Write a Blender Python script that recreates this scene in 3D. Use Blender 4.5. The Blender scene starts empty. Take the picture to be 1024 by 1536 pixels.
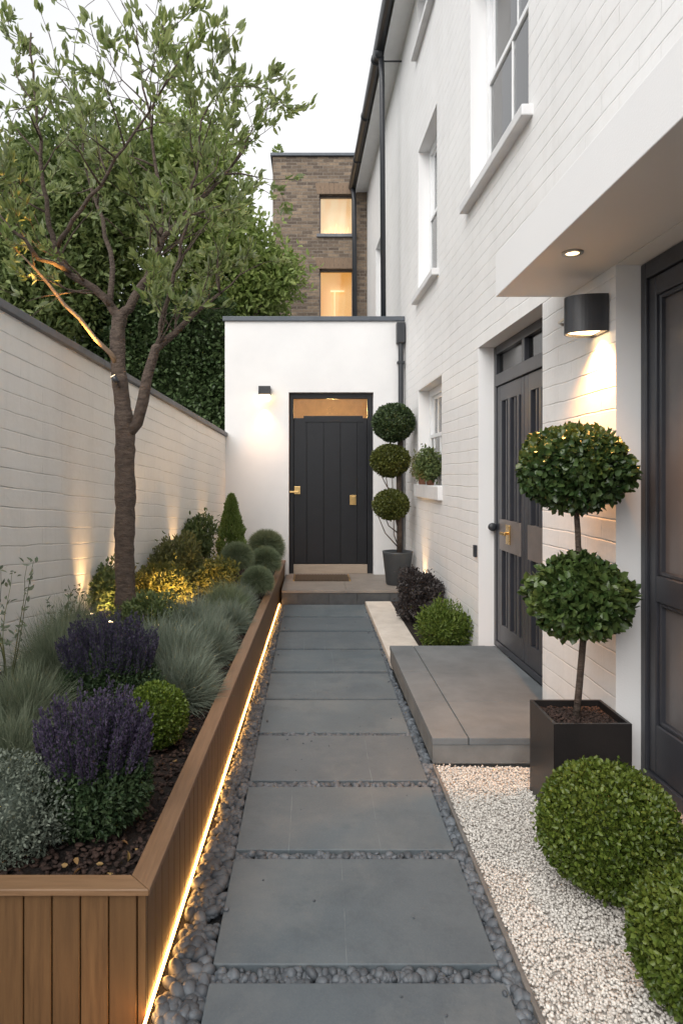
import bpy, bmesh, math, random
import numpy as np
random.seed(7)
rng = np.random.default_rng(11)
R = math.radians
sc = bpy.context.scene
col = sc.collection
CAMZ = 1.56
VX, VY, F = 466.0, 712.0, 1000.0


def P(px, py, d):
    """a point at depth d metres from its place in the picture plan"""
    return ((px - VX) * d / F, d, CAMZ - (py - VY) * d / F)


# ------------------------------------------------------------------ materials
def newmat(name):
    m = bpy.data.materials.new(name)
    m.use_nodes = True
    nt = m.node_tree
    b = nt.nodes['Principled BSDF']
    return m, nt, b


def N(nt, t, **kw):
    n = nt.nodes.new(t)
    for k, v in kw.items():
        setattr(n, k, v)
    return n


def rgba(c):
    return (c[0], c[1], c[2], 1.0)


def mixcol(nt, fac, a, b):
    m = N(nt, 'ShaderNodeMix', data_type='RGBA')
    if hasattr(fac, 'links'):
        nt.links.new(fac, m.inputs[0])
    else:
        m.inputs[0].default_value = fac
    for i, c in ((6, a), (7, b)):
        if hasattr(c, 'links'):
            nt.links.new(c, m.inputs[i])
        else:
            m.inputs[i].default_value = rgba(c)
    return m.outputs[2]


def math_(nt, op, a, b=None, clamp=False):
    n = N(nt, 'ShaderNodeMath', operation=op)
    n.use_clamp = clamp
    for i, v in enumerate((a, b)):
        if v is None:
            continue
        if hasattr(v, 'links'):
            nt.links.new(v, n.inputs[i])
        else:
            n.inputs[i].default_value = v
    return n.outputs[0]


def noise(nt, scale, detail=4, rough=.55, vec=None, stretch=None):
    tc = N(nt, 'ShaderNodeTexCoord')
    src = vec if vec is not None else tc.outputs['Object']
    if stretch:
        mp = N(nt, 'ShaderNodeMapping')
        mp.inputs['Scale'].default_value = stretch
        nt.links.new(src, mp.inputs[0])
        src = mp.outputs[0]
    n = N(nt, 'ShaderNodeTexNoise')
    n.inputs['Scale'].default_value = scale
    n.inputs['Detail'].default_value = detail
    n.inputs['Roughness'].default_value = rough
    nt.links.new(src, n.inputs['Vector'])
    return n.outputs['Fac']


def ramp(nt, fac, lo, hi):
    n = N(nt, 'ShaderNodeMapRange')
    n.inputs['From Min'].default_value = lo
    n.inputs['From Max'].default_value = hi
    nt.links.new(fac, n.inputs['Value'])
    return n.outputs['Result']


def bump(nt, b, height, dist=.005, strength=1.0):
    n = N(nt, 'ShaderNodeBump')
    n.inputs['Distance'].default_value = dist
    n.inputs['Strength'].default_value = strength
    nt.links.new(height, n.inputs['Height'])
    nt.links.new(n.outputs[0], b.inputs['Normal'])


def stone(name, c1, c2, scale=6, rough=.7, bscale=60, bdist=.002, stretch=None, island=0.0, spec=.4):
    m, nt, b = newmat(name)
    f = ramp(nt, noise(nt, scale, 6, .6, stretch=stretch), .3, .7)
    c = mixcol(nt, f, c1, c2)
    if island:
        g = N(nt, 'ShaderNodeNewGeometry')
        c = mixcol(nt, math_(nt, 'MULTIPLY', g.outputs['Random Per Island'], island), c, (c2[0] * .45, c2[1] * .45, c2[2] * .45))
    nt.links.new(c, b.inputs['Base Color'])
    b.inputs['Roughness'].default_value = rough
    b.inputs['Specular IOR Level'].default_value = spec
    bump(nt, b, noise(nt, bscale, 5, .65, stretch=stretch), bdist)
    return m


def plain(name, c, rough=.5, metal=0.0, spec=.5, var=.12, bs=120, bd=.0006):
    m, nt, b = newmat(name)
    k = mixcol(nt, ramp(nt, noise(nt, 9, 4), .3, .7), tuple(x * (1 - var) for x in c), tuple(min(1, x * (1 + var)) for x in c))
    nt.links.new(k, b.inputs['Base Color'])
    b.inputs['Roughness'].default_value = rough
    b.inputs['Metallic'].default_value = metal
    b.inputs['Specular IOR Level'].default_value = spec
    bump(nt, b, noise(nt, bs, 3), bd)
    return m


def emit(name, c, s, c2=None, scale=3, stretch=None):
    m, nt, b = newmat(name)
    b.inputs['Base Color'].default_value = rgba((.8, .7, .5))
    if c2:
        k = mixcol(nt, ramp(nt, noise(nt, scale, 3, stretch=stretch), .35, .65), c, c2)
        nt.links.new(k, b.inputs['Emission Color'])
    else:
        b.inputs['Emission Color'].default_value = rgba(c)
    b.inputs['Emission Strength'].default_value = s
    return m


def leafmat(name, c1, c2, rough=.45, trans=.25, c3=None, spec=.4):
    m, nt, b = newmat(name)
    g = N(nt, 'ShaderNodeNewGeometry')
    c = mixcol(nt, g.outputs['Random Per Island'], c1, c2)
    if c3:
        r = ramp(nt, noise(nt, 5, 3), .48, .66)
        r2 = math_(nt, 'FRACT', math_(nt, 'MULTIPLY', g.outputs['Random Per Island'], 17.3))
        c = mixcol(nt, math_(nt, 'MULTIPLY', r, r2), c, c3)
    nt.links.new(c, b.inputs['Base Color'])
    b.inputs['Roughness'].default_value = rough
    b.inputs['Specular IOR Level'].default_value = spec
    t = N(nt, 'ShaderNodeBsdfTranslucent')
    hs = N(nt, 'ShaderNodeHueSaturation')
    hs.inputs['Value'].default_value = 1.5
    nt.links.new(c, hs.inputs['Color'])
    nt.links.new(hs.outputs[0], t.inputs[0])
    mx = N(nt, 'ShaderNodeMixShader')
    mx.inputs[0].default_value = trans
    out = nt.nodes['Material Output']
    nt.links.new(b.outputs[0], mx.inputs[1])
    nt.links.new(t.outputs[0], mx.inputs[2])
    nt.links.new(mx.outputs[0], out.inputs['Surface'])
    return m


def glass(name, tint=(.8, .85, .85), refl=.12, rough=.02):
    m, nt, b = newmat(name)
    nt.nodes.remove(b)
    tr = N(nt, 'ShaderNodeBsdfTransparent'); tr.inputs[0].default_value = rgba(tint)
    gl = N(nt, 'ShaderNodeBsdfGlossy'); gl.inputs['Roughness'].default_value = rough
    fr = N(nt, 'ShaderNodeFresnel'); fr.inputs[0].default_value = 1.5
    f = math_(nt, 'ADD', fr.outputs[0], refl, True)
    mx = N(nt, 'ShaderNodeMixShader')
    nt.links.new(f, mx.inputs[0])
    nt.links.new(tr.outputs[0], mx.inputs[1]); nt.links.new(gl.outputs[0], mx.inputs[2])
    nt.links.new(mx.outputs[0], nt.nodes['Material Output'].inputs['Surface'])
    return m


def painted_brick(name, base, row, length, slope=0.0, dist=.006, joint=.9, grime=.28):
    """white paint over courses: the joints are relief, the paint a little dirty in them"""
    m, nt, b = newmat(name)
    tc = N(nt, 'ShaderNodeTexCoord')
    sp = N(nt, 'ShaderNodeSeparateXYZ')
    nt.links.new(tc.outputs['Object'], sp.inputs[0])
    wob = noise(nt, 1.7, 3, .6)
    y = sp.outputs[1]
    z = math_(nt, 'ADD', sp.outputs[2], math_(nt, 'MULTIPLY', y, slope))
    z = math_(nt, 'ADD', z, math_(nt, 'MULTIPLY', wob, .036))
    cb = N(nt, 'ShaderNodeCombineXYZ')
    nt.links.new(y, cb.inputs[0]); nt.links.new(z, cb.inputs[1])
    br = N(nt, 'ShaderNodeTexBrick')
    nt.links.new(cb.outputs[0], br.inputs['Vector'])
    br.inputs['Scale'].default_value = 1
    br.inputs['Brick Width'].default_value = length
    br.inputs['Row Height'].default_value = row
    br.inputs['Mortar Size'].default_value = .0045
    br.inputs['Mortar Smooth'].default_value = .35
    br.inputs['Color1'].default_value = (0.35, .35, .35, 1)
    br.inputs['Color2'].default_value = (0.65, .65, .65, 1)
    fr = math_(nt, 'FRACT', math_(nt, 'DIVIDE', z, row))
    dd = math_(nt, 'ABSOLUTE', math_(nt, 'SUBTRACT', fr, .5))          # .5 at the bed joint
    hj = ramp(nt, dd, .5 - .0065 / row, .5)
    patch = ramp(nt, noise(nt, 2.6, 6, .72), .36, .64)
    patch2 = ramp(nt, noise(nt, 3.9, 5, .7), .45, .62)
    j = math_(nt, 'ADD', math_(nt, 'MULTIPLY', hj, math_(nt, 'ADD', math_(nt, 'MULTIPLY', patch, .8), .12)),
              math_(nt, 'MULTIPLY', math_(nt, 'MULTIPLY', br.outputs['Fac'], patch2), .45), True)
    sepc = N(nt, 'ShaderNodeSeparateColor'); nt.links.new(br.outputs['Color'], sepc.inputs[0])
    h = math_(nt, 'SUBTRACT', math_(nt, 'MULTIPLY', noise(nt, 22, 5, .6), .28), math_(nt, 'MULTIPLY', j, joint))
    h = math_(nt, 'ADD', h, math_(nt, 'MULTIPLY', sepc.outputs[0], .2))
    bump(nt, b, h, dist)
    st = ramp(nt, noise(nt, 1.1, 6, .7), .35, .75)
    c = mixcol(nt, st, base, tuple(x * .9 for x in base))
    c = mixcol(nt, math_(nt, 'MULTIPLY', j, grime), c, (base[0] * .52, base[1] * .5, base[2] * .48))
    stk = math_(nt, 'MULTIPLY', ramp(nt, noise(nt, 1.0, 5, .7, stretch=(1, 7, .45)), .52, .74), .14)
    c = mixcol(nt, stk, c, (base[0] * .6, base[1] * .58, base[2] * .54))
    dr = math_(nt, 'MULTIPLY', ramp(nt, noise(nt, 3.1, 7, .8), .5, .72), .16)
    c = mixcol(nt, dr, c, (base[0] * .62, base[1] * .60, base[2] * .55))
    nt.links.new(c, b.inputs['Base Color'])
    b.inputs['Roughness'].default_value = .55
    b.inputs['Specular IOR Level'].default_value = .3
    return m


def brown_brick(name):
    m, nt, b = newmat(name)
    tc = N(nt, 'ShaderNodeTexCoord')
    sp = N(nt, 'ShaderNodeSeparateXYZ'); nt.links.new(tc.outputs['Object'], sp.inputs[0])
    cb = N(nt, 'ShaderNodeCombineXYZ')
    nt.links.new(math_(nt, 'ADD', sp.outputs[0], sp.outputs[1]), cb.inputs[0]); nt.links.new(sp.outputs[2], cb.inputs[1])
    br = N(nt, 'ShaderNodeTexBrick')
    nt.links.new(cb.outputs[0], br.inputs['Vector'])
    br.inputs['Scale'].default_value = 1
    br.inputs['Brick Width'].default_value = .225
    br.inputs['Row Height'].default_value = .07
    br.inputs['Mortar Size'].default_value = .008
    br.inputs['Mortar Smooth'].default_value = .2
    br.inputs['Bias'].default_value = -.1
    br.inputs['Color1'].default_value = (.09, .065, .05, 1)
    br.inputs['Color2'].default_value = (.34, .25, .17, 1)
    br.inputs['Mortar'].default_value = (.25, .215, .175, 1)
    n = ramp(nt, noise(nt, 9, 7, .8), .38, .66)
    c = mixcol(nt, math_(nt, 'MULTIPLY', n, .7), br.outputs['Color'], (.10, .075, .058))
    c = mixcol(nt, math_(nt, 'MULTIPLY', ramp(nt, noise(nt, 23, 5, .8), .5, .75), .5), c, (.36, .30, .23))
    nt.links.new(c, b.inputs['Base Color'])
    b.inputs['Roughness'].default_value = .85
    h = math_(nt, 'SUBTRACT', math_(nt, 'MULTIPLY', noise(nt, 40, 4), .6), br.outputs['Fac'])
    bump(nt, b, h, .012)
    return m


def wood(name, c1, c2, axis='z', rough=.5):
    m, nt, b = newmat(name)
    st = {'z': (14, 14, .9), 'y': (14, .9, 14), 'x': (.9, 14, 14)}[axis]
    f = noise(nt, 5, 6, .65, stretch=st)
    g = N(nt, 'ShaderNodeNewGeometry')
    c = mixcol(nt, ramp(nt, f, .3, .7), c1, c2)
    c = mixcol(nt, math_(nt, 'MULTIPLY', g.outputs['Random Per Island'], .5), c, tuple(x * .55 for x in c1))
    blo = ramp(nt, noise(nt, 2.2, 4), .4, .7)
    c = mixcol(nt, math_(nt, 'MULTIPLY', blo, .3), c, tuple(x * .6 for x in c2))
    nt.links.new(c, b.inputs['Base Color'])
    b.inputs['Roughness'].default_value = rough
    bump(nt, b, f, .0015)
    return m


def slab_mat(name):
    m, nt, b = newmat(name)
    oi = N(nt, 'ShaderNodeObjectInfo')
    tc = N(nt, 'ShaderNodeTexCoord')
    add = N(nt, 'ShaderNodeVectorMath', operation='ADD')
    nt.links.new(tc.outputs['Object'], add.inputs[0])
    sc_ = N(nt, 'ShaderNodeVectorMath', operation='SCALE'); sc_.inputs['Scale'].default_value = 30
    cx = N(nt, 'ShaderNodeCombineXYZ')
    for i in range(3):
        nt.links.new(oi.outputs['Random'], cx.inputs[i])
    nt.links.new(cx.outputs[0], sc_.inputs[0]); nt.links.new(sc_.outputs[0], add.inputs[1])
    v = add.outputs[0]
    big = ramp(nt, noise(nt, 2.6, 6, .6, vec=v), .32, .7)
    fine = ramp(nt, noise(nt, 130, 3, .7, vec=v), .3, .7)
    c = mixcol(nt, big, (.078, .102, .120), (.120, .146, .162))
    c = mixcol(nt, math_(nt, 'MULTIPLY', oi.outputs['Random'], .3), c, (.085, .092, .105))
    c = mixcol(nt, math_(nt, 'MULTIPLY', fine, .22), c, (.17, .19, .20))
    speck = ramp(nt, noise(nt, 310, 1, .5, vec=v), .74, .8)
    c = mixcol(nt, math_(nt, 'MULTIPLY', speck, .5), c, (.4, .41, .4))
    # pale mineral veins, a millimetre wide
    sp = N(nt, 'ShaderNodeSeparateXYZ'); nt.links.new(tc.outputs['Object'], sp.inputs[0])
    wig = math_(nt, 'MULTIPLY', noise(nt, 1.2, 2, .4, vec=v), .035)
    for k, off in ((1.0, -.29), (.55, -.07)):
        px = math_(nt, 'ADD', math_(nt, 'ADD', sp.outputs[0], wig), math_(nt, 'MULTIPLY', math_(nt, 'FRACT', math_(nt, 'MULTIPLY', oi.outputs['Random'], 7.3 * k)), .34))
        dl = math_(nt, 'ABSOLUTE', math_(nt, 'ADD', px, off))
        ln = math_(nt, 'LESS_THAN', dl, .0013)
        ln = math_(nt, 'MULTIPLY', ln, ramp(nt, noise(nt, 6, 3, .6, vec=v), .42, .6))
        ln = math_(nt, 'MULTIPLY', ln, math_(nt, 'GREATER_THAN', math_(nt, 'FRACT', math_(nt, 'MULTIPLY', oi.outputs['Random'], 13.7 * k + 3)), .55))
        c = mixcol(nt, math_(nt, 'MULTIPLY', ln, .3), c, (.40, .46, .45))
    stain = ramp(nt, noise(nt, 1.6, 6, .72, vec=v), .48, .66)
    c = mixcol(nt, math_(nt, 'MULTIPLY', stain, .62), c, (.165, .178, .180))
    dark = ramp(nt, noise(nt, 4.3, 7, .78, vec=v), .52, .75)
    c = mixcol(nt, math_(nt, 'MULTIPLY', dark, .62), c, (.06, .075, .087))
    nt.links.new(c, b.inputs['Base Color'])
    rr = math_(nt, 'ADD', math_(nt, 'MULTIPLY', big, .18), .5)
    nt.links.new(rr, b.inputs['Roughness'])
    h = math_(nt, 'ADD', math_(nt, 'MULTIPLY', noise(nt, 9, 5, .6, vec=v), .7), math_(nt, 'MULTIPLY', noise(nt, 90, 4, .6, vec=v), .3))
    bump(nt, b, h, .0035)
    return m


M = {}
M['house'] = painted_brick('white_painted_brick', (.81, .805, .80), .105, .36, 0, .0045, .8, .34)
M['garden'] = painted_brick('white_painted_blockwork', (.87, .85, .815), .118, .52, .087, .006, .85, .30)
M['render'] = stone('white_render', (.765, .765, .765), (.69, .69, .695), 1.3, .75, 90, .0012)
M['canopyw'] = stone('white_canopy_render', (.80, .80, .80), (.77, .77, .775), 1.0, .7, 120, .0008)
M['brick'] = brown_brick('brown_stock_brick')
M['lintel'] = stone('rubbed_brick', (.27, .19, .13), (.17, .12, .085), 20, .85, 70, .004, stretch=(6, 1, .6))
M['coping'] = plain('dark_grey_metal', (.085, .098, .115), .45, .3)
M['wallcap'] = stone('grey_coping_stone', (.19, .195, .21), (.13, .135, .15), 8, .6, 60, .002)
M['pipe'] = plain('black_pipe', (.028, .031, .037), .38)
M['white'] = plain('white_gloss_paint', (.78, .79, .80), .35, var=.03)
M['sill'] = stone('painted_sill', (.72, .72, .72), (.62, .62, .63), 5, .6, 60, .001)
M['dark'] = plain('charcoal_paint', (.040, .042, .048), .33, var=.1)
M['blackdoor'] = plain('black_door_paint', (.010, .011, .014), .32, var=.15)
M['greydoor'] = plain('graphite_paint', (.036, .038, .046), .33, var=.12)
M['bronze'] = plain('bronze_rail', (.20, .175, .165), .4, .35)
M['brass'] = plain('brass', (.80, .55, .24), .25, 1.0, var=.05)
M['steel'] = plain('steel', (.55, .53, .5), .3, 1.0)
M['glass'] = glass('window_glass', (.93, .95, .95), .12)
M['lowglass'] = glass('lit_window_glass', (.93, .93, .93), .0, .02)
M['darkglass'] = glass('smoked_glass', (.30, .31, .34), .05, .06)
M['frost'] = plain('frosted_dark_glass', (.11, .10, .10), .3, 0, .6, var=.06, bs=2, bd=.001)
M['room'] = plain('room_plaster', (.6, .56, .52), .9)
M['curtain'] = plain('curtain_cloth', (.85, .84, .82), .9)
M['hall'] = plain('hall_plaster', (.62, .47, .28), .9)
M['slab'] = slab_mat('slate_slab')
M['conc'] = stone('concrete_tile', (.172, .188, .198), (.115, .127, .136), 3.5, .75, 140, .0015)
M['concface'] = stone('concrete_face', (.20, .20, .195), (.135, .137, .135), 8, .85, 220, .003)
M['steptop'] = stone('step_tread', (.27, .235, .205), (.2, .175, .155), 5, .6, 120, .0015)
M['stepface'] = stone('step_riser', (.085, .088, .092), (.055, .058, .062), 9, .6, 160, .0015)
M['trav'] = stone('travertine', (.70, .64, .57), (.54, .48, .42), 7, .7, 60, .002)
M['edging'] = stone('edging', (.20, .185, .17), (.13, .12, .11), 10, .8, 120, .002)
M['soil'] = stone('soil', (.030, .020, .016), (.012, .009, .008), 25, .95, 60, .02)
M['chip'] = stone('bark_chips', (.075, .042, .032), (.035, .022, .018), 12, .9, 80, .002, island=.7)
M['pebble'] = stone('dark_pebbles', (.155, .175, .195), (.09, .103, .12), 14, .5, 120, .0015, island=.75)
M['bed'] = stone('pebble_bed', (.06, .06, .065), (.03, .03, .032), 40, .95, 60, .01)
M['chipw'] = stone('white_gravel', (.80, .77, .72), (.60, .565, .52), 20, .7, 150, .001, island=.35)
M['bedw'] = stone('white_gravel_bed', (.62, .58, .54), (.42, .39, .36), 60, .95, 60, .01)
M['ground'] = stone('ground', (.16, .15, .14), (.09, .085, .08), 2, .9, 20, .01)
M['board'] = wood('planter_boards', (.195, .106, .044), (.11, .058, .024), 'z')
M['capy'] = wood('planter_cap_long', (.27, .158, .088), (.18, .10, .052), 'y', .45)
M['capx'] = wood('planter_cap_end', (.30, .178, .095), (.20, .115, .058), 'x', .45)
M['pot'] = plain('dark_pot', (.045, .05, .055), .5)
M['cube'] = plain('black_planter', (.018, .016, .016), .38, .1)
M['mat'] = stone('door_mat', (.10, .07, .045), (.05, .036, .025), 60, .95, 160, .006)
M['terracotta'] = plain('terracotta', (.28, .13, .08), .8)
M['woodsill'] = wood('threshold_wood', (.46, .37, .29), (.34, .27, .21), 'x', .5)
M['bark'] = stone('bark', (.145, .108, .085), (.065, .048, .04), 9, .9, 13, .03, stretch=(1.6, 1.6, 3.2))
M['twig'] = plain('twig', (.085, .055, .035), .85)
M['led'] = emit('led_warm', (1, .46, .12), 17)
M['lampface'] = emit('lamp_lens', (1, .70, .38), 4.5)
M['winlow'] = emit('lit_room_amber', (1, .40, .07), .5, (1, .52, .14), 1.6, (1, 1, .6))
M['winhigh'] = emit('lit_room_cream', (1, .58, .26), .56, (1, .74, .44), 3, (2.5, 1, .7))
M['winglow'] = emit('glowing_furnishing', (1, .66, .34), .85)  # whole furnishing glows, the room's light put into its material
M['box'] = leafmat('box_leaf', (.045, .08, .011), (.125, .17, .028), .42, .18, (.15, .185, .035))
M['boxbright'] = leafmat('box_leaf_bright', (.06, .105, .014), (.145, .20, .03), .42, .2)
M['laurel'] = leafmat('laurel_leaf', (.018, .043, .014), (.06, .10, .032), .30, .12, (.085, .12, .03))
M['laurel2'] = leafmat('laurel_leaf_lower', (.024, .054, .015), (.085, .13, .038), .33, .15, (.12, .155, .04))
M['topia'] = leafmat('topiary_leaf', (.022, .045, .018), (.07, .105, .035), .45, .15)
M['topia2'] = leafmat('topiary_leaf_olive', (.05, .065, .015), (.13, .145, .03), .45, .2)
M['tree'] = leafmat('tree_leaf', (.115, .165, .045), (.28, .32, .12), .42, .46, (.29, .325, .22))
M['bgtree'] = leafmat('far_leaf', (.07, .11, .032), (.19, .235, .08), .5, .3)
M['bgtree2'] = leafmat('far_leaf_light', (.12, .18, .04), (.27, .33, .10), .5, .35)
M['hedge'] = leafmat('ivy_leaf', (.03, .058, .02), (.095, .14, .055), .4, .15)
M['festuca'] = leafmat('blue_grass', (.125, .158, .118), (.27, .31, .245), .6, .25)
M['grass'] = leafmat('feather_grass', (.11, .145, .09), (.25, .28, .195), .6, .3)
M['ballgrass'] = leafmat('mound_grass', (.11, .15, .08), (.25, .29, .18), .6, .25)
M['santo'] = leafmat('silver_leaf', (.085, .11, .085), (.23, .26, .205), .6, .2)
M['salvia'] = leafmat('salvia_leaf', (.022, .05, .020), (.075, .115, .05), .5, .2)
M['purple'] = leafmat('purple_floret', (.040, .033, .068), (.125, .098, .165), .6, .2)
M['purple2'] = leafmat('dark_purple_floret', (.028, .025, .052), (.10, .085, .14), .6, .2)
M['gold'] = leafmat('golden_leaf', (.085, .10, .025), (.22, .20, .05), .5, .3)
M['olive'] = leafmat('olive_shrub_leaf', (.085, .10, .035), (.20, .20, .08), .5, .3)
M['shrub'] = leafmat('shrub_leaf', (.06, .095, .03), (.16, .20, .075), .5, .25)
M['conif'] = leafmat('conifer_leaf', (.11, .17, .04), (.25, .32, .10), .5, .3)
M['black'] = leafmat('black_shrub_leaf', (.018, .014, .016), (.055, .045, .042), .4, .1)
M['bright'] = leafmat('bright_shrub_leaf', (.06, .11, .015), (.15, .205, .04), .5, .3)

# ------------------------------------------------------------------ objects
def wloc(o):
    x = y = z = 0.0
    while o is not None:
        x += o.location[0]; y += o.location[1]; z += o.location[2]
        o = o.parent
    return (x, y, z)


def tag(o, label=None, cat=None, group=None, kind=None):
    if label: o['label'] = label
    if cat: o['category'] = cat
    if group: o['group'] = group
    if kind: o['kind'] = kind
    return o


def thing(name, loc, label, cat, group=None):
    o = bpy.data.objects.new(name, None)
    o.empty_display_size = .1
    o.location = loc
    col.objects.link(o)
    return tag(o, label, cat, group)


def link_mesh(name, me, mat, parent=None, origin=None):
    o = bpy.data.objects.new(name, me)
    if mat: me.materials.append(mat)
    col.objects.link(o)
    if parent:
        o.parent = parent
        off = wloc(parent)
    elif origin:
        o.location = origin
        off = origin
    else:
        off = (0, 0, 0)
    if any(off):
        n = len(me.vertices)
        a = np.empty(n * 3, dtype=np.float32)
        me.vertices.foreach_get('co', a)
        a = a.reshape(-1, 3) - np.array(off, dtype=np.float32)
        me.vertices.foreach_set('co', a.ravel())
        me.update()
    return o


class MB:
    def __init__(s):
        s.v = []; s.f = []

    def add(s, vs, fs):
        b = len(s.v)
        s.v += [tuple(v) for v in vs]
        s.f += [tuple(b + i for i in f) for f in fs]
        return s

    def hexa(s, c):
        """eight corners: bottom ring then top ring, both anticlockwise from above"""
        return s.add(c, [(3, 2, 1, 0), (4, 5, 6, 7), (0, 1, 5, 4), (1, 2, 6, 5), (2, 3, 7, 6), (3, 0, 4, 7)])

    def box(s, x0, x1, y0, y1, z0, z1):
        return s.hexa([(x0, y0, z0), (x1, y0, z0), (x1, y1, z0), (x0, y1, z0), (x0, y0, z1), (x1, y0, z1), (x1, y1, z1), (x0, y1, z1)])

    def poly_prism(s, pts, z0, z1):
        n = len(pts)
        z0s = z0 if isinstance(z0, (list, tuple)) else [z0] * n
        z1s = z1 if isinstance(z1, (list, tuple)) else [z1] * n
        v = [(p[0], p[1], a) for p, a in zip(pts, z0s)] + [(p[0], p[1], a) for p, a in zip(pts, z1s)]
        f = [tuple(reversed(range(n))), tuple(range(n, 2 * n))] + [(i, (i + 1) % n, n + (i + 1) % n, n + i) for i in range(n)]
        return s.add(v, f)

    def tube(s, pts, rad, n=8, cap=True):
        pts = [np.array(p, float) for p in pts]
        if not hasattr(rad, '__len__'): rad = [rad] * len(pts)
        rings = []
        prev = None
        for i, p in enumerate(pts):
            t = pts[min(i + 1, len(pts) - 1)] - pts[max(i - 1, 0)]
            t /= (np.linalg.norm(t) + 1e-9)
            if prev is None:
                a = np.array((0, 0, 1.0)) if abs(t[2]) < .9 else np.array((1.0, 0, 0))
                u = np.cross(t, a)
            else:
                u = prev - t * np.dot(prev, t)
            u /= (np.linalg.norm(u) + 1e-9)
            prev = u
            w = np.cross(t, u)
            rings.append([tuple(p + rad[i] * (math.cos(k * 2 * math.pi / n) * u + math.sin(k * 2 * math.pi / n) * w)) for k in range(n)])
        v = [q for r in rings for q in r]
        f = []
        for i in range(len(pts) - 1):
            for k in range(n):
                f.append((i * n + k, i * n + (k + 1) % n, (i + 1) * n + (k + 1) % n, (i + 1) * n + k))
        if cap:
            f.append(tuple(reversed(range(n)))); f.append(tuple(range((len(pts) - 1) * n, len(pts) * n)))
        return s.add(v, f)

    def lathe(s, c, prof, n=24, cap=True):
        """prof: (radius, z) from the bottom up"""
        v = []
        for r, z in prof:
            for k in range(n):
                a = 2 * math.pi * k / n
                v.append((c[0] + r * math.cos(a), c[1] + r * math.sin(a), c[2] + z))
        f = []
        for i in range(len(prof) - 1):
            for k in range(n):
                f.append((i * n + k, i * n + (k + 1) % n, (i + 1) * n + (k + 1) % n, (i + 1) * n + k))
        if cap:
            f.append(tuple(reversed(range(n)))); f.append(tuple(range((len(prof) - 1) * n, len(prof) * n)))
        return s.add(v, f)

    def build(s, name, mat, parent=None, origin=None, bevel=0, seg=2, smooth=False, weld=False):
        me = bpy.data.meshes.new(name)
        me.from_pydata(s.v, [], s.f)
        me.validate()
        if weld or bevel:
            bm = bmesh.new(); bm.from_mesh(me)
            if weld: bmesh.ops.remove_doubles(bm, verts=bm.verts, dist=1e-4)
            if bevel:
                bmesh.ops.bevel(bm, geom=list(bm.edges), offset=bevel, segments=seg, profile=.5, affect='EDGES', clamp_overlap=True)
            bm.to_mesh(me); bm.free()
        if smooth:
            me.polygons.foreach_set('use_smooth', [True] * len(me.polygons))
        return link_mesh(name, me, mat, parent, origin)


def np_mesh(name, V, Fs, mat, parent=None, origin=None, smooth=False):
    """V (n,3); Fs list of int arrays, each (m,k)"""
    me = bpy.data.meshes.new(name)
    V = np.asarray(V, np.float32)
    me.vertices.add(len(V)); me.vertices.foreach_set('co', V.ravel())
    loops = np.concatenate([f.ravel() for f in Fs]).astype(np.int32)
    tot = np.concatenate([np.full(len(f), f.shape[1], np.int32) for f in Fs])
    st = np.concatenate([[0], np.cumsum(tot)[:-1]]).astype(np.int32)
    me.loops.add(len(loops)); me.loops.foreach_set('vertex_index', loops)
    me.polygons.add(len(tot)); me.polygons.foreach_set('loop_start', st)
    try:
        me.polygons.foreach_set('loop_total', tot)
    except Exception:
        pass
    if smooth: me.polygons.foreach_set('use_smooth', np.ones(len(tot), bool))
    me.update(calc_edges=True)
    me.validate()
    return link_mesh(name, me, mat, parent, origin)


def unit(a):
    return a / (np.linalg.norm(a, axis=-1, keepdims=True) + 1e-9)


def leaf_geo(Pt, D, L, Wd, fold=.25, wide=.5):
    """one folded leaf of six corners per point, pointing along D"""
    n = len(Pt)
    D = unit(D)
    rnd = unit(rng.normal(size=(n, 3)))
    S = unit(np.cross(D, rnd))
    U = np.cross(S, D)
    L = np.broadcast_to(np.asarray(L, float), (n,))[:, None]
    Wd = np.broadcast_to(np.asarray(Wd, float), (n,))[:, None]
    droop = -U * L * .12
    b = Pt
    t = Pt + D * L + droop
    up = U * Wd * fold
    l1 = Pt + D * L * .30 + S * Wd * wide + up
    r1 = Pt + D * L * .30 - S * Wd * wide + up
    l2 = Pt + D * L * .68 + S * Wd * wide * .85 + up + droop * .4
    r2 = Pt + D * L * .68 - S * Wd * wide * .85 + up + droop * .4
    V = np.stack([b, r1, r2, t, l2, l1], 1).reshape(-1, 3)
    i = (np.arange(n) * 6)[:, None]
    Fq = np.concatenate([i + np.array([[0, 1, 2, 3]]), i + np.array([[0, 3, 4, 5]])], 0)
    return V, Fq


def blade_geo(B, D, L, Wd, droop=.35, bend=None):
    """thin arching blades, three spans to a point"""
    n = len(B)
    D = unit(D)
    L = np.broadcast_to(np.asarray(L, float), (n,))[:, None]
    Wd = np.broadcast_to(np.asarray(Wd, float), (n,))[:, None]
    S = unit(np.cross(D, unit(rng.normal(size=(n, 3)))))
    g = np.array([[0, 0, -1.0]])
    out = []
    for k, t in enumerate((0, .35, .7, 1.0)):
        c = B + D * L * t + g * L * droop * t * t
        w = Wd * (1, .9, .6, 0)[k]
        if k < 3:
            out += [c - S * w / 2, c + S * w / 2]
        else:
            out += [c]
    V = np.stack(out, 1).reshape(-1, 3)
    i = (np.arange(n) * 7)[:, None]
    Q = np.concatenate([i + np.array([[0, 1, 3, 2]]), i + np.array([[2, 3, 5, 4]])], 0)
    T = i + np.array([[4, 5, 6]])
    return V, Q, T


def sph(n):
    return unit(rng.normal(size=(n, 3)))


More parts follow.
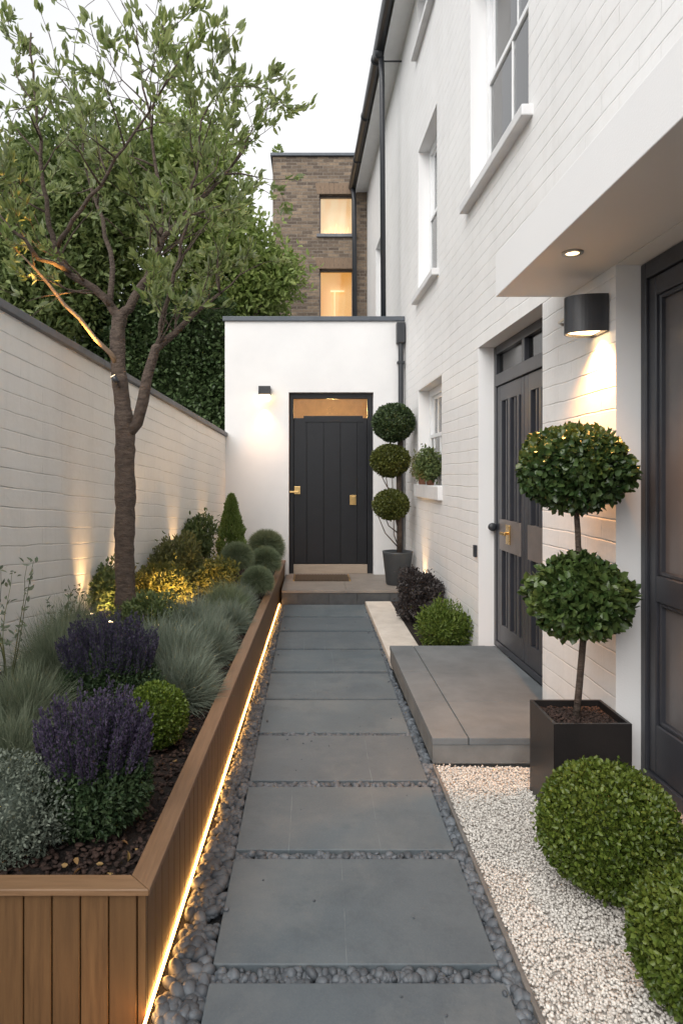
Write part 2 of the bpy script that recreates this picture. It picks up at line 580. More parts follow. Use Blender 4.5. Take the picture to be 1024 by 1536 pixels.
def lump(D, seed, amp, freq=3.0):
    """smooth unevenness over a set of directions"""
    r = np.random.default_rng(seed)
    s = np.zeros(len(D))
    for k in range(7):
        w = unit(r.normal(size=3)) * freq * (0.6 + .35 * k)
        s += np.sin(D @ w * 1.0 + r.uniform(0, 6.28)) / (1 + .4 * k)
    return 1 + amp * s / 2.2


def core(c, rad, k=.8):
    b = MB()
    n, m = 12, 7
    prof = []
    v = []; f = []
    for i in range(m + 1):
        th = math.pi * i / m
        for j in range(n):
            a = 2 * math.pi * j / n
            v.append((c[0] + rad[0] * k * math.sin(th) * math.cos(a), c[1] + rad[1] * k * math.sin(th) * math.sin(a), c[2] - rad[2] * k * math.cos(th)))
    for i in range(m):
        for j in range(n):
            f.append((i * n + j, i * n + (j + 1) % n, (i + 1) * n + (j + 1) % n, (i + 1) * n + j))
    return np.array(v), np.array(f)


def leaf_ball(name, c, rad, n, L, Wd, mat, parent=None, origin=None, seed=1, amp=.06, shell=.72, up=.15, flat=None, fold=.25, corek=.7, spread=.9, jut=.0, freq=3.0):
    c = np.array(c); rad = np.array(rad if hasattr(rad, '__len__') else (rad,) * 3)
    D = sph(n)
    if flat is not None:
        D = D[D[:, 2] > flat]
    r = rng.uniform(shell ** 3, 1, len(D)) ** (1 / 3) * lump(D, seed, amp, freq)
    if jut:
        k = rng.random(len(D)) < .05
        r[k] *= 1 + rng.random(k.sum()) * jut
    Pt = c + D * rad * r[:, None]
    nd = unit(D / rad) * .62 + unit(rng.normal(size=D.shape)) * spread + np.array([0, 0, up])
    sz = rng.uniform(.7, 1.25, len(D))
    V, Q = leaf_geo(Pt, nd, L * sz, Wd * sz, fold)
    Fs = [Q]
    if corek:
        cv, cf = core(c, rad, corek)
        Fs = [Q, cf + len(V)]
        V = np.concatenate([V, cv])
    return np_mesh(name, V, Fs, mat, parent, origin)


def stems(c, rad, n, z0, mat, name, parent, r=.006):
    """a few woody stems from the ground into the foliage"""
    b = MB()
    for k in range(n):
        a = rng.uniform(0, 6.28); q = rng.uniform(.2, .6)
        e = (c[0] + rad[0] * q * math.cos(a), c[1] + rad[1] * q * math.sin(a), c[2] + rad[2] * rng.uniform(-.1, .3))
        s0 = (c[0] + .03 * math.cos(a), c[1] + .03 * math.sin(a), z0)
        m = tuple((s0[i] + e[i]) / 2 + rng.uniform(-.02, .02) for i in range(3))
        b.tube([s0, m, e], [r, r * .8, r * .4], 6)
    return b.build(name, mat, parent, smooth=True)


def shrub(name, c, rad, z0, n, L, Wd, mat, label, cat='shrub', group=None, **kw):
    t = thing(name, (c[0], c[1], z0), label, cat, group)
    leaf_ball('foliage', c, rad, n, L, Wd, mat, t, **kw)
    stems(c, rad if hasattr(rad, '__len__') else (rad,) * 3, 5, z0 - .02, M['twig'], 'stem', t)
    return t


def mound(name, c, rad, n, w, mat, label, group=None, droop=.3, cat='ornamental grass', spread=1.0):
    """fine-bladed grass mound; c is on the soil"""
    c = np.array(c); rad = np.array(rad)
    D = sph(n); D[:, 2] = np.abs(D[:, 2]) * .9 + .12
    D = unit(D)
    B = c + np.stack([rng.uniform(-1, 1, n) * rad[0] * .35, rng.uniform(-1, 1, n) * rad[1] * .35, np.zeros(n)], 1)
    ln = rng.uniform(.65, 1.08, n)
    E = D * rad * ln[:, None] * np.array([1, 1, 1 + droop * .6]) * lump(D, int(n), .1)[:, None]
    # inner starting points make the mound solid
    B = B + E * rng.uniform(0, .45, n)[:, None] * spread
    V, Q, T = blade_geo(B, E, np.linalg.norm(E, axis=1) * .75, w * rng.uniform(.7, 1.3, n), droop)
    o = np_mesh(name, V, [Q, T], mat, None, tuple(c))
    return tag(o, label, cat, group)


def ico(sub):
    bm = bmesh.new(); bmesh.ops.create_icosphere(bm, subdivisions=sub, radius=1)
    V = np.array([v.co[:] for v in bm.verts]); Fc = np.array([[v.index for v in f.verts] for f in bm.faces]); bm.free()
    return V, Fc


def stones(name, pts, size, sub, mat, label, cat, squash=(.5, .8), jag=0.0):
    """many loose stones in one mesh"""
    V0, F0 = ico(sub)
    n = len(pts); m = len(V0)
    s = np.asarray(size)[:, None] * np.stack([rng.uniform(.8, 1.25, n), rng.uniform(.65, 1.0, n), rng.uniform(squash[0], squash[1], n)], 1)
    a = rng.uniform(0, 6.28, n); tx = rng.normal(size=n) * .35; ty = rng.normal(size=n) * .35
    W = V0[None] * s[:, None, :]
    if jag:
        W = W * (1 + rng.normal(size=(n, m, 1)) * jag)
    else:
        k = rng.normal(size=(n, 3)) * .9
        W = W * (1 + .12 * np.sin(np.einsum('mj,nj->nm', V0, k) * 2.2 + a[:, None]))[:, :, None]
    def rot(W, ang, i, j):
        c, q = np.cos(ang)[:, None], np.sin(ang)[:, None]
        x, y = W[:, :, i].copy(), W[:, :, j].copy()
        W[:, :, i] = c * x - q * y; W[:, :, j] = q * x + c * y
        return W
    W = rot(W, tx, 1, 2); W = rot(W, ty, 0, 2); W = rot(W, a, 0, 1)
    V = (W + np.asarray(pts)[:, None, :]).reshape(-1, 3)
    Fc = (F0[None] + (np.arange(n) * m)[:, None, None]).reshape(-1, 3)
    o = np_mesh(name, V, [Fc], mat, smooth=(jag == 0))
    return tag(o, label, cat, kind='stuff')


# ================================================================== SETTING
b = MB(); b.add([(-150, -60, -.09), (150, -60, -.09), (150, 260, -.09), (-150, 260, -.09)], [(0, 1, 2, 3)])
tag(b.build('ground', M['ground']), kind='structure')

# house face: a straight wall turned slightly towards the far end
def HX(d, o=0.0):
    return 1.507 - .0212 * d + o


def hb(b, d0, d1, o0, o1, z0, z1):
    return b.hexa([(HX(d0, o0), d0, z0), (HX(d0, o1), d0, z0), (HX(d1, o1), d1, z0), (HX(d1, o0), d1, z0),
                   (HX(d0, o0), d0, z1), (HX(d0, o1), d0, z1), (HX(d1, o1), d1, z1), (HX(d1, o0), d1, z1)])


def hd(px, o=0.0):
    """depth at which the house face (set back by o) crosses picture column px"""
    return (1507 + 1000 * o) / (px - VX + 21.2)


# planter edge line
def PX(d):
    return -.475 + (d - 1.925) * (.115 / 7.375)


def WX(d):
    """garden wall face"""
    return -1.19 - .127 * (9.3 - d)


def WZ(d):
    return 2.09 + .087 * (9.3 - d)


def soilz(x, d):
    f = min(1, max(0, (PX(d) - .1 - x) / 1.0))
    return .30 + .08 * f


# -------------------------------------------------- path bed, pebbles, slabs
b = MB(); b.add([(-.6, .4, -.05), (.66, .4, -.05), (.66, 8.1, -.05), (-.6, 8.1, -.05)], [(0, 1, 2, 3)])
tag(b.build('path', M['bed']), kind='structure')

rows = [(1474, 1640, 315, 757, 'nearest the planter corner, running out of the bottom of the picture'),
        (1288, 1446, 0, 0, 'whole slab nearest the viewer, beside the planter corner'),
        (1180, 1274, 0, 0, 'just short of the black cube planter'),
        (1103, 1170, 0, 0, 'level with the front edge of the concrete landing'),
        (1050, 1098, 0, 0, 'beside the front tiles of the concrete landing'),
        (1010, 1047, 0, 0, 'beside the middle of the concrete landing'),
        (975, 1006, 0, 0, 'beside the back of the concrete landing'),
        (948, 972, 0, 0, 'at the near end of the pale stone kerb'),
        (926, 945, 0, 0, 'second slab from the front doorstep'),
        (907, 924, 0, 0, 'touching the front doorstep, thinnest looking of the row')]
ords = ['first', 'second', 'third', 'fourth', 'fifth', 'sixth', 'seventh', 'eighth', 'ninth', 'tenth']
slabs = []
for i, (ya, yb, _, _, lab) in enumerate(rows):
    d1 = CAMZ * F / (ya - VY); d0 = CAMZ * F / (yb - VY)
    xl = -.312; xr = .597 + .045 * max(0, (d1 - 4.5) / 3.5)
    cx, cy = (xl + xr) / 2, (d0 + d1) / 2
    b = MB(); b.box(xl, xr, d0, d1, -.045, 0)
    o = b.build('paving_slab', M['slab'], origin=(cx, cy, 0), bevel=.004)
    slabs.append((xl, xr, d0, d1))
    tag(o, 'slate grey paving slab, ' + lab, 'paving slab', 'slate slabs of the path')


def in_slab(x, y, m=.0):
    for (a, c, e, f) in slabs:
        if a - m < x < c + m and e - m < y < f + m:
            return True
    return False


pts = []; size = []
def fill_pebbles(n, x0f, x1f, y0, y1, smin, smax, layers):
    for k in range(n):
        y = random.uniform(y0, y1)
        x = random.uniform(x0f(y), x1f(y))
        s = random.uniform(smin, smax)
        if in_slab(x, y, s * .55):
            continue
        lay = random.random()
        pts.append((x, y, -.045 + s * .45 + lay * layers)); size.append(s)
fill_pebbles(900, lambda y: PX(y) + .03, lambda y: -.305, 1.3, 2.9, .017, .032, .026)
fill_pebbles(1300, lambda y: PX(y) + .03, lambda y: -.305, 2.9, 4.6, .013, .025, .030)
fill_pebbles(1500, lambda y: .60, lambda y: .645, 1.3, 4.6, .014, .027, .028)
fill_pebbles(2300, lambda y: PX(y) + .03, lambda y: -.305, 4.6, 8.03, .012, .020, .028)
fill_pebbles(1600, lambda y: .60, lambda y: .645, 4.6, 8.03, .012, .019, .026)
for i in range(len(slabs) - 1):
    g0, g1 = slabs[i][3], slabs[i + 1][2]
    n = int(260 * (g1 - g0) / .05) if i < 4 else int(110 * (g1 - g0) / .05)
    for k in range(n):
        s = random.uniform(.010, min(.022, .012 + (g1 - g0) * .2))
        y = random.uniform(g0 + s * .6, max(g0 + s * .7, g1 - s * .6))
        pts.append((random.uniform(-.31, .61), y, -.042 + s * .4 + random.random() * (.024 if i < 4 else .006))); size.append(s)
for k in range(46):
    s = random.uniform(.0022, .006) if k > 9 else random.uniform(.009, .014)
    sl = random.choice(slabs)
    ex = random.choice((sl[0] + random.uniform(.01, .05), sl[1] - random.uniform(.01, .06))) if k <= 9 else random.uniform(sl[0] + .02, sl[1] - .02)
    pts.append((ex, random.uniform(sl[2] + .02, sl[3] - .02), s * .45)); size.append(s)
stones('pebbles', pts, size, 2, M['pebble'], 'loose dark grey rounded pebbles filling the strips round the slate slabs', 'pebbles', (.5, .85))

# -------------------------------------------------- white gravel and edging
b = MB(); b.add([(.66, .2, -.012), (1.7, .2, -.012), (1.7, 3.58, -.012), (.66, 3.58, -.012)], [(0, 1, 2, 3)])
tag(b.build('gravel_bed', M['bedw']), kind='structure')
pts = []; size = []
for k in range(38000):
    y = 1.35 + 2.2 * random.random() ** .85
    x = random.uniform(.668, 1.60)
    if x > 1.52 and y > 1: continue
    s = random.uniform(.0033, .0072) * (1.15 if y < 2.4 else .95)
    hump = .012 * math.sin(x * 9 + y * 4) * math.sin(y * 6)
    pts.append((x, y, -.010 + s * .5 + random.random() ** 2 * .017 + max(0, hump))); size.append(s)
stones('white_gravel', pts, size, 1, M['chipw'], 'fine white angular gravel under the clipped box balls', 'gravel', (.55, .9), .13)
b = MB(); b.box(.648, .664, .3, 3.56, -.05, .012)
tag(b.build('edging_strip', M['edging'], origin=(.656, 2, 0), bevel=.003), 'thin grey edging strip holding back the white gravel', 'edging')

# -------------------------------------------------- concrete landing
t = thing('landing', (1.0, 4.5, 0), 'low concrete landing of pale tiles in front of the grey double doors', 'landing')
b = MB(); b.box(.653, 1.41, 3.573, 5.495, .012, .111); b.box(.69, 1.40, 3.62, 5.48, -.05, .011)
b.build('base', M['concface'], t)
b = MB()
j = .0025
for (x0, x1, y0, y1) in ((.65, .845, 3.57, 4.15), (.845, 1.435, 3.57, 4.15), (.65, .845, 4.15, 4.78), (.845, 1.435, 4.15, 5.5), (.65, .845, 4.78, 5.5)):
    b.box(x0 + (j if x0 > .7 else 0), x1 - (j if x1 < 1 else 0), y0 + (j if y0 > 3.6 else 0), y1 - (j if y1 < 5.4 else 0), .112, .15)
b.build('tile', M['conc'], t, bevel=.003)
b = MB(); hb(b, 4.09, 5.5, .0, .125, .0, .147); b.build('door_threshold', M['conc'], t)

# pale kerb and planting bed beyond it
b = MB(); b.box(.65, .955, 5.505, 7.98, -.05, .045)
tag(b.build('stone_kerb', M['trav'], origin=(.8, 6.7, 0), bevel=.006), 'pale travertine kerb between the path and the dark shrub', 'kerb')
b = MB(); b.add([(.955, 5.5, .03), (1.5, 5.5, .03), (1.5, 8.05, .03), (.955, 8.05, .03)], [(0, 1, 2, 3)])
tag(b.build('flower_bed', M['soil']), kind='structure')

# -------------------------------------------------- doorstep
t = thing('doorstep', (.4, 8.7, 0), 'front doorstep with dark tiled riser and paler tread', 'step')
b = MB(); b.box(-.352, 1.33, 8.055, 9.42, -.04, .135); b.build('riser', M['stepface'], t)
b = MB()
for x0, x1 in ((-.352, -.15), (-.15, .22), (.22, .56), (.56, .95), (.95, 1.33)):
    b.box(x0 + .002, x1 - .002, 8.04, 8.06, -.03, .133)
b.build('riser_tile', M['stepface'], t, bevel=.002)
b = MB()
for x0, x1 in ((-.352, .43), (.43, 1.325)):
    b.box(x0 + .001, x1 - .001, 8.03, 8.72, .134, .168); b.box(x0 + .001, x1 - .001, 8.723, 9.40, .134, .168)
b.build('tread', M['steptop'], t, bevel=.003)
t = thing('doormat', (.15, 9.0, .168), 'brown ribbed doormat with brass edges on the doorstep', 'doormat')
b = MB()
b.box(-.21, .50, 8.70, 9.2, .1685, .182)
for k in range(17):
    b.box(-.185 + k * .04, -.165 + k * .04, 8.71, 9.19, .182, .188)
b.build('pile', M['mat'], t)
for xa in (-.232, .501):
    b = MB(); b.box(xa, xa + .021, 8.70, 9.2, .1685, .19); b.build('edge_bar', M['brass'], t)

# ================================================================== GARDEN WALL (left)
t = thing('garden_wall', (WX(5), 5, 0), 'long white painted block garden wall behind the planted bed', 'wall')
b = MB()
d0, d1 = -1.5, 9.3
th = .22
b.hexa([(WX(d0) - th, d0, -.05), (WX(d0), d0, -.05), (WX(d1), d1, -.05), (WX(d1) - th, d1, -.05),
        (WX(d0) - th, d0, WZ(d0)), (WX(d0), d0, WZ(d0)), (WX(d1), d1, WZ(d1)), (WX(d1) - th, d1, WZ(d1))])
b.build('wall', M['garden'], t)
b = MB()
nseg = 11
for k in range(nseg):
    a = d0 + (d1 - d0) * k / nseg; c = d0 + (d1 - d0) * (k + 1) / nseg - .004
    b.hexa([(WX(a) - th - .03, a, WZ(a) + .001), (WX(a) + .035, a, WZ(a) + .001), (WX(c) + .035, c, WZ(c) + .001), (WX(c) - th - .03, c, WZ(c) + .001),
            (WX(a) - th - .03, a, WZ(a) + .06), (WX(a) + .035, a, WZ(a) + .055), (WX(c) + .035, c, WZ(c) + .055), (WX(c) - th - .03, c, WZ(c) + .06)])
b.build('coping', M['wallcap'], t, bevel=.006)

# ================================================================== RAISED PLANTER
CH = .37
t = thing('raised_planter', (PX(2), 1.95, 0), 'long raised timber planter with vertical boards and flat cap along the path', 'planter')
b = MB()
y = 1.925 + .02
while y < 9.26:
    w = .088
    y1 = min(y + w - .004, 9.28)
    b.hexa([(PX(y) - .022, y, -.03), (PX(y), y, -.03), (PX(y1), y1, -.03), (PX(y1) - .022, y1, -.03),
            (PX(y) - .022, y, CH - .022), (PX(y), y, CH - .022), (PX(y1), y1, CH - .022), (PX(y1) - .022, y1, CH - .022)])
    y += w
x = PX(1.925)
b.box(x - .024, x, 1.925, 1.943, -.05, CH - .022)
x -= .028
while x > -1.95:
    b.box(x - .078, x, 1.925, 1.945, -.05, CH - .022)
    x -= .082
b.build('cladding', M['board'], t, bevel=.002, seg=1)
b = MB()
hb_ = PX(1.96) - .03
b.hexa([(hb_ - .03, 1.96, -.05), (hb_, 1.96, -.05), (PX(9.28) - .03, 9.28, -.05), (PX(9.28) - .06, 9.28, -.05),
        (hb_ - .03, 1.96, CH - .03), (hb_, 1.96, CH - .03), (PX(9.28) - .03, 9.28, CH - .03), (PX(9.28) - .06, 9.28, CH - .03)])
b.box(-2.0, hb_ - .031, 1.955, 1.975, -.05, CH - .03)
b.build('liner', M['soil'], t)
b = MB()
ya, yb = 1.912, 1.985
b.poly_prism([(PX(1.9) + .014, ya), (PX(9.28) + .012, 9.285), (PX(9.28) - .058, 9.285), (PX(2) - .058, yb)], CH - .02, CH)
b.build('long_cap', M['capy'], t, bevel=.003)
b = MB()
b.poly_prism([(-2.05, ya), (PX(1.9) + .0115, ya), (PX(2) - .0605, yb), (-2.05, yb)], CH - .02, CH)
b.build('end_cap', M['capx'], t, bevel=.003)

# soil with bark mulch
nx, ny = 14, 70
V = []; Fq = []
for i in range(ny + 1):
    d = 1.975 + (9.29 - 1.975) * i / ny
    for k in range(nx + 1):
        xa = PX(d) - .04; xb = WX(d) + .0
        x = xa + (xb - xa) * k / nx
        V.append((x, d, soilz(x, d) + random.uniform(-.012, .012)))
for i in range(ny):
    for k in range(nx):
        a = i * (nx + 1) + k
        Fq.append((a, a + nx + 1, a + nx + 2, a + 1))
o = np_mesh('soil', np.array(V), [np.array(Fq)], M['soil']); tag(o, kind='structure')
pts = []; size = []
for k in range(4200):
    d = 1.99 + 3.2 * random.random() ** 1.5
    x = PX(d) - .065 - random.random() ** 1.3 * 1.0
    if x < WX(d) + .02: continue
    pts.append((x, d, soilz(x, d) + .006 + random.random() * .014)); size.append(random.uniform(.006, .015))
stones('bark_mulch', pts, size, 1, M['chip'], 'dark bark mulch spread over the soil of the timber planter', 'mulch', (.25, .5), .12)

n = 170
fd = 2.0 + 2.6 * rng.random(n) ** 1.3
fxx = np.array([PX(d) for d in fd]) - .075 - rng.random(n) * .75
fz = np.array([soilz(x, d) for x, d in zip(fxx, fd)]) + .022
fdir = rng.normal(size=(n, 3)) * np.array([1, 1, .25])
V, Q = leaf_geo(np.stack([fxx, fd, fz], 1), fdir, rng.uniform(.02, .045, n), rng.uniform(.009, .016, n), .3)
M['dead'] = leafmat('fallen_leaf', (.22, .12, .05), (.36, .24, .09), .7, .15)
tag(np_mesh('fallen_leaves', V, [Q], M['dead']), 'dry brown fallen leaves scattered on the planter mulch', 'leaves', kind='stuff')

# LED strip under the boards
b = MB()
N_ = 30
for k in range(N_):
    a = 1.45 + (8.03 - 1.45) * k / N_; c = 1.45 + (8.03 - 1.45) * (k + 1) / N_
    b.hexa([(PX(a) + .003, a, -.004), (PX(a) + .0075, a, -.004), (PX(c) + .0075, c, -.004), (PX(c) + .003, c, -.004),
            (PX(a) + .003, a, .009), (PX(a) + .0075, a, .009), (PX(c) + .0075, c, .009), (PX(c) + .003, c, .009)])
# runs on past the corner of the boards along a buried rail
o = b.build('led_strip', M['led'], origin=(PX(4), 4, 0), weld=True)
tag(o, 'glowing warm strip light running along the foot of the timber planter', 'strip light')

# ================================================================== EXTENSION
ED = 9.3
XL, XR = -1.196, HX(9.3) - .004
DX0, DX1, DZ = -.307, .874, 2.71
ET = 3.70
ex = thing('entrance_extension', (.1, ED, 0), 'white rendered flat roofed extension with the black front door', 'building')
b = MB()
th = .16
b.box(XL, DX0, ED, ED + th, -.05, ET); b.box(DX1, XR, ED, ED + th, -.05, ET); b.box(DX0, DX1, ED, ED + th, DZ, ET)
b.box(XL, XL + th, ED + th, 14.2, -.05, ET)
b.build('wall', M['render'], ex, weld=True)
b = MB(); b.box(XL + th, HX(12) - .05, ED + th, 14.2, 3.35, 3.5); b.build('roof', M['wallcap'], ex)
b = MB(); b.box(XL - .03, XR - .002, ED - .03, ED + th + .04, ET, ET + .065); b.box(XL - .03, XL + th + .03, ED + th + .04, 14.2, ET, ET + .065)
b.build('coping', M['coping'], ex, bevel=.006)
# hall behind the door
b = MB()
b.box(XL + th, 1.2, 12.2, 12.25, .1, 3.34); b.box(-.62, -.57, ED + th, 12.2, .1, 3.34); b.box(1.15, 1.2, ED + th, 12.2, .1, 3.34); b.box(-.57, 1.15, ED + th, 12.2, 2.95, 3.0)
b.build('hall_interior', M['hall'], ex)
# door: frame, leaf, fanlight
dd = ED + .10
dr = MB()
x0, x1 = DX0 + .004, DX1 - .004
fx0, fx1 = x0 + .0, x0 + .065
dr.box(x0, x0 + .06, dd - .005, dd + .06, .168, DZ - .003); dr.box(x1 - .075, x1, dd - .005, dd + .06, .168, DZ - .003)
dr.box(x0 + .06, x1 - .075, dd - .005, dd + .06, DZ - .08, DZ - .003)
door = dr.build('front_door', M['blackdoor'], ex, bevel=.003)
lz0, lz1 = .30, 2.36
lx0, lx1 = x0 + .061, x1 - .076
b = MB(); b.box(lx0 - .02, lx1 + .02, dd + .062, dd + .09, lz0, lz1); b.box(lx0, lx1, dd + .02, dd + .055, lz0, lz1)
nb = 5
ws = [.19, .225, .225, .225]
xx = lx0
edges = [lx0, lx0 + .185, lx0 + .425, lx0 + .66, lx0 + .895, lx1]
for k in range(5):
    a, c = edges[k], edges[k + 1]
    b.box(a + .004, c - .004, dd + .004, dd + .021, lz0 + .002, lz1 - (.002 if 0 < k < 4 else .002))
b.box(lx0 + .14, lx1 - .06, dd - .004, dd + .004, lz1 - .06, lz1 + .03)
b.build('leaf', M['blackdoor'], door, bevel=.003)
b = MB(); b.box(lx0 - .003, lx1 + .003, dd + .03, dd + .036, lz1 + .002, DZ - .081); b.build('fanlight', M['lowglass'], door)
b = MB(); b.box(lx0, lx1, dd - .02, dd + .05, .1685, lz0 - .004); b.build('threshold', M['woodsill'], door, bevel=.004)
hx = P(445, 0, dd)[0]; hz = P(0, 736, dd)[2]
b = MB(); b.box(hx - .035, hx + .05, dd - .012, dd + .003, hz - .05, hz + .06); b.box(hx - .10, hx + .03, dd - .06, dd - .045, hz - .03, hz - .005); b.box(hx - .01, hx + .01, dd - .05, dd - .012, hz - .03, hz - .005)
b.build('handle', M['brass'], door, bevel=.003)
hx = P(529, 0, dd)[0]; hz = P(0, 750, dd)[2]
b = MB(); b.box(hx - .045, hx + .045, dd - .011, dd + .003, hz - .07, hz + .07); b.box(hx - .02, hx + .022, dd - .02, dd - .011, hz - .045, hz + .05); b.box(hx + .026, hx + .034, dd - .02, dd - .011, hz - .05, hz + .05)
b.build('lock_plate', M['brass'], door, bevel=.003)
# downpipe on the corner
b = MB()
px_, py_ = 1.245, 9.235
b.tube([(px_, py_, .17), (px_, py_, 3.55)], .036, 12)
b.box(px_ - .06, px_ + .055, py_ - .055, py_ + .058, 3.38, 3.66)
for z in (1.0, 2.1, 3.1):
    b.box(px_ - .05, px_ + .05, py_ - .04, py_ + .06, z, z + .03)
b.build('downpipe', M['pipe'], ex, bevel=.002, seg=1)

# lamps -------------------------------------------------------------
def spot(name, loc, target, energy, size, blend, color=(1, .42, .11), rad=.03, parent=None):
    l = bpy.data.lights.new(name, 'SPOT')
    l.energy = energy; l.color = color; l.spot_size = R(size); l.spot_blend = blend; l.shadow_soft_size = rad
    o = bpy.data.objects.new(name, l)
    col.objects.link(o)
    from mathutils import Vector
    v = Vector(target) - Vector(loc)
    o.rotation_euler = v.to_track_quat('-Z', 'Y').to_euler()
    if parent:
        o.parent = parent
        w = wloc(parent)
        o.location = tuple(loc[i] - w[i] for i in range(3))
    else:
        o.location = loc
    return o


def cube_lamp(px, py, label, energy):
    c = P(px, py, 9.22)
    t = thing('wall_lamp', (c[0], ED, c[2]), label, 'wall lamp')
    b = MB(); b.box(c[0] - .082, c[0] + .082, ED - .15, ED - .012, c[2] - .02, c[2] + .095); b.box(c[0] - .06, c[0] + .06, ED - .012, ED, c[2] - .02, c[2] + .08)
    b.build('housing', M['dark'], t, bevel=.004)
    b = MB(); b.box(c[0] - .072, c[0] + .072, ED - .145, ED - .022, c[2] - .095, c[2] - .021); b.build('diffuser', M['lampface'], t, bevel=.01)
    spot('lamp_light', (c[0], ED - .10, c[2] - .10), (c[0], ED + .02, c[2] - 1.0), energy, 76, 1.0, rad=.02, parent=t)
    return t
cube_lamp(397, 590, 'small square wall lamp left of the black front door', 34)

# ================================================================== HOUSE (right)
ops = []  # d0,d1,z0,z1
DOOR = (hd(813), hd(717), .0, 2.615)
NEAR = (-1.0, hd(923), .06, 2.55)
WB = (hd(792), hd(705), 3.93, 5.82)
WA = (hd(655), hd(627), 3.76, 5.56)
WC = (hd(662), hd(627), 1.44, 2.60)
WD = (11.4, 12.7, 3.95, 5.85)
WE = (7.3, 8.3, 6.83, 7.45)
WF = (4.2, 5.3, 6.83, 7.45)
ops = [DOOR, NEAR, WB, WA, WC, WD, WE, WF]
HD0, HD1, HZ = -1.5, 14.28, 7.66
house = thing('white_house', (HX(6), 6, 0), 'tall white painted brick house along the right of the path', 'building')
ds = sorted({HD0, HD1} | {v for o in ops for v in o[:2]})
zs = sorted({-.05, HZ} | {v for o in ops for v in o[2:]})
b = MB()
for i in range(len(ds) - 1):
    for k in range(len(zs) - 1):
        cd, cz = (ds[i] + ds[i + 1]) / 2, (zs[k] + zs[k + 1]) / 2
        if any(o[0] < cd < o[1] and o[2] < cz < o[3] for o in ops):
            continue
        b.add([(HX(ds[i]), ds[i], zs[k]), (HX(ds[i]), ds[i], zs[k + 1]), (HX(ds[i + 1]), ds[i + 1], zs[k + 1]), (HX(ds[i + 1]), ds[i + 1], zs[k])], [(0, 1, 2, 3)])
b.build('wall', M['house'], house, weld=True)
b = MB()
RV = .25
for (a, c, z0, z1) in ops:
    b = MB()
    q = [(a, z0), (c, z0), (c, z1), (a, z1)]
    for i in range(4):
        p, r = q[i], q[(i + 1) % 4]
        b.add([(HX(p[0]), p[0], p[1]), (HX(r[0]), r[0], r[1]), (HX(r[0], RV), r[0], r[1]), (HX(p[0], RV), p[0], p[1])], [(0, 1, 2, 3)])
    b.build('reveal', M['canopyw'], house, weld=True)
# shell behind: end walls, back, roof
b = MB()
HB = 5.0
b.add([(HX(HD0), HD0, -.05), (HX(HD0, HB), HD0, -.05), (HX(HD0, HB), HD0, HZ), (HX(HD0), HD0, HZ)], [(0, 1, 2, 3)])
b.add([(HX(HD1), HD1, -.05), (HX(HD1, HB), HD1, -.05), (HX(HD1, HB), HD1, HZ), (HX(HD1), HD1, HZ)], [(0, 1, 2, 3)])
b.add([(HX(HD0, HB), HD0, -.05), (HX(HD1, HB), HD1, -.05), (HX(HD1, HB), HD1, HZ), (HX(HD0, HB), HD0, HZ)], [(0, 1, 2, 3)])
b.build('outer_shell', M['render'], house)
b = MB()
hb(b, HD0 + .01, HD1 - .01, .30, HB - .01, 3.2, 3.25); hb(b, HD0 + .01, HD1 - .01, .30, HB - .01, 6.2, 6.25)
for d in (1.0, 3.6, 6.4, 9.1, 11):
    hb(b, d, d + .08, .30, HB - .02, 0, 3.19); hb(b, d, d + .08, .30, HB - .02, 3.26, 6.19)
hb(b, HD0 + .01, HD1 - .01, 2.2, 2.25, .0, 3.19); hb(b, HD0 + .01, HD1 - .01, 2.2, 2.25, 3.26, 6.19)
b.build('rooms', M['room'], house)
b = MB()
hb(b, HD0 - .1, HD1 + .0, -.24, .0, HZ - .05, HZ + .0)
hb(b, HD0 - .1, HD1 + .0, -.26, -.24, HZ - .09, HZ + .1)
b.build('soffit', M['white'], house)
b = MB()
b.add([(HX(HD0 - .1, -.27), HD0 - .1, HZ + .1), (HX(HD1, -.27), HD1, HZ + .1), (HX(HD1, 2.4), HD1, HZ + 1.9), (HX(HD0 - .1, 2.4), HD0 - .1, HZ + 1.9)], [(0, 1, 2, 3)])
b.add([(HX(HD0 - .1, HB + .2), HD0 - .1, HZ), (HX(HD1, HB + .2), HD1, HZ), (HX(HD1, 2.4), HD1, HZ + 1.9), (HX(HD0 - .1, 2.4), HD0 - .1, HZ + 1.9)], [(0, 1, 2, 3)])
b.build('roof', M['wallcap'], house)
b = MB()
b.tube([(HX(HD0, -.32), HD0, HZ + .03), (HX(HD1 - .06, -.32), HD1 - .06, HZ + .03)], .085, 14)
for d in np.arange(HD0 + .5, HD1, 1.55):
    b.tube([(HX(d, -.32), d - .03, HZ + .03), (HX(d, -.32), d + .03, HZ + .03)], .094, 14)
b.build('gutter', M['pipe'], house, smooth=True)
gd = 9.58
b = MB()
b.lathe((HX(gd, -.32), gd, HZ - .12), [(.04, 0), (.075, .06), (.08, .13)], 14)
b.tube([(HX(gd, -.29), gd, HZ - .1), (HX(gd, -.28), gd, HZ - .5), (HX(gd, -.26), gd, 3.55)], .038, 12)
b.tube([(HX(gd, -.28), gd, HZ - .16), (HX(gd, 0), gd, HZ - .16)], .012, 8)
b.build('downpipe', M['pipe'], house, smooth=True)
b = MB(); g2 = 14.12
b.tube([(HX(g2, -.32), g2, HZ), (HX(g2, -.29), g2, HZ - .3), (HX(g2, -.27), g2, 3.55)], .05, 12)
b.build('downpipe', M['pipe'], house, smooth=True)


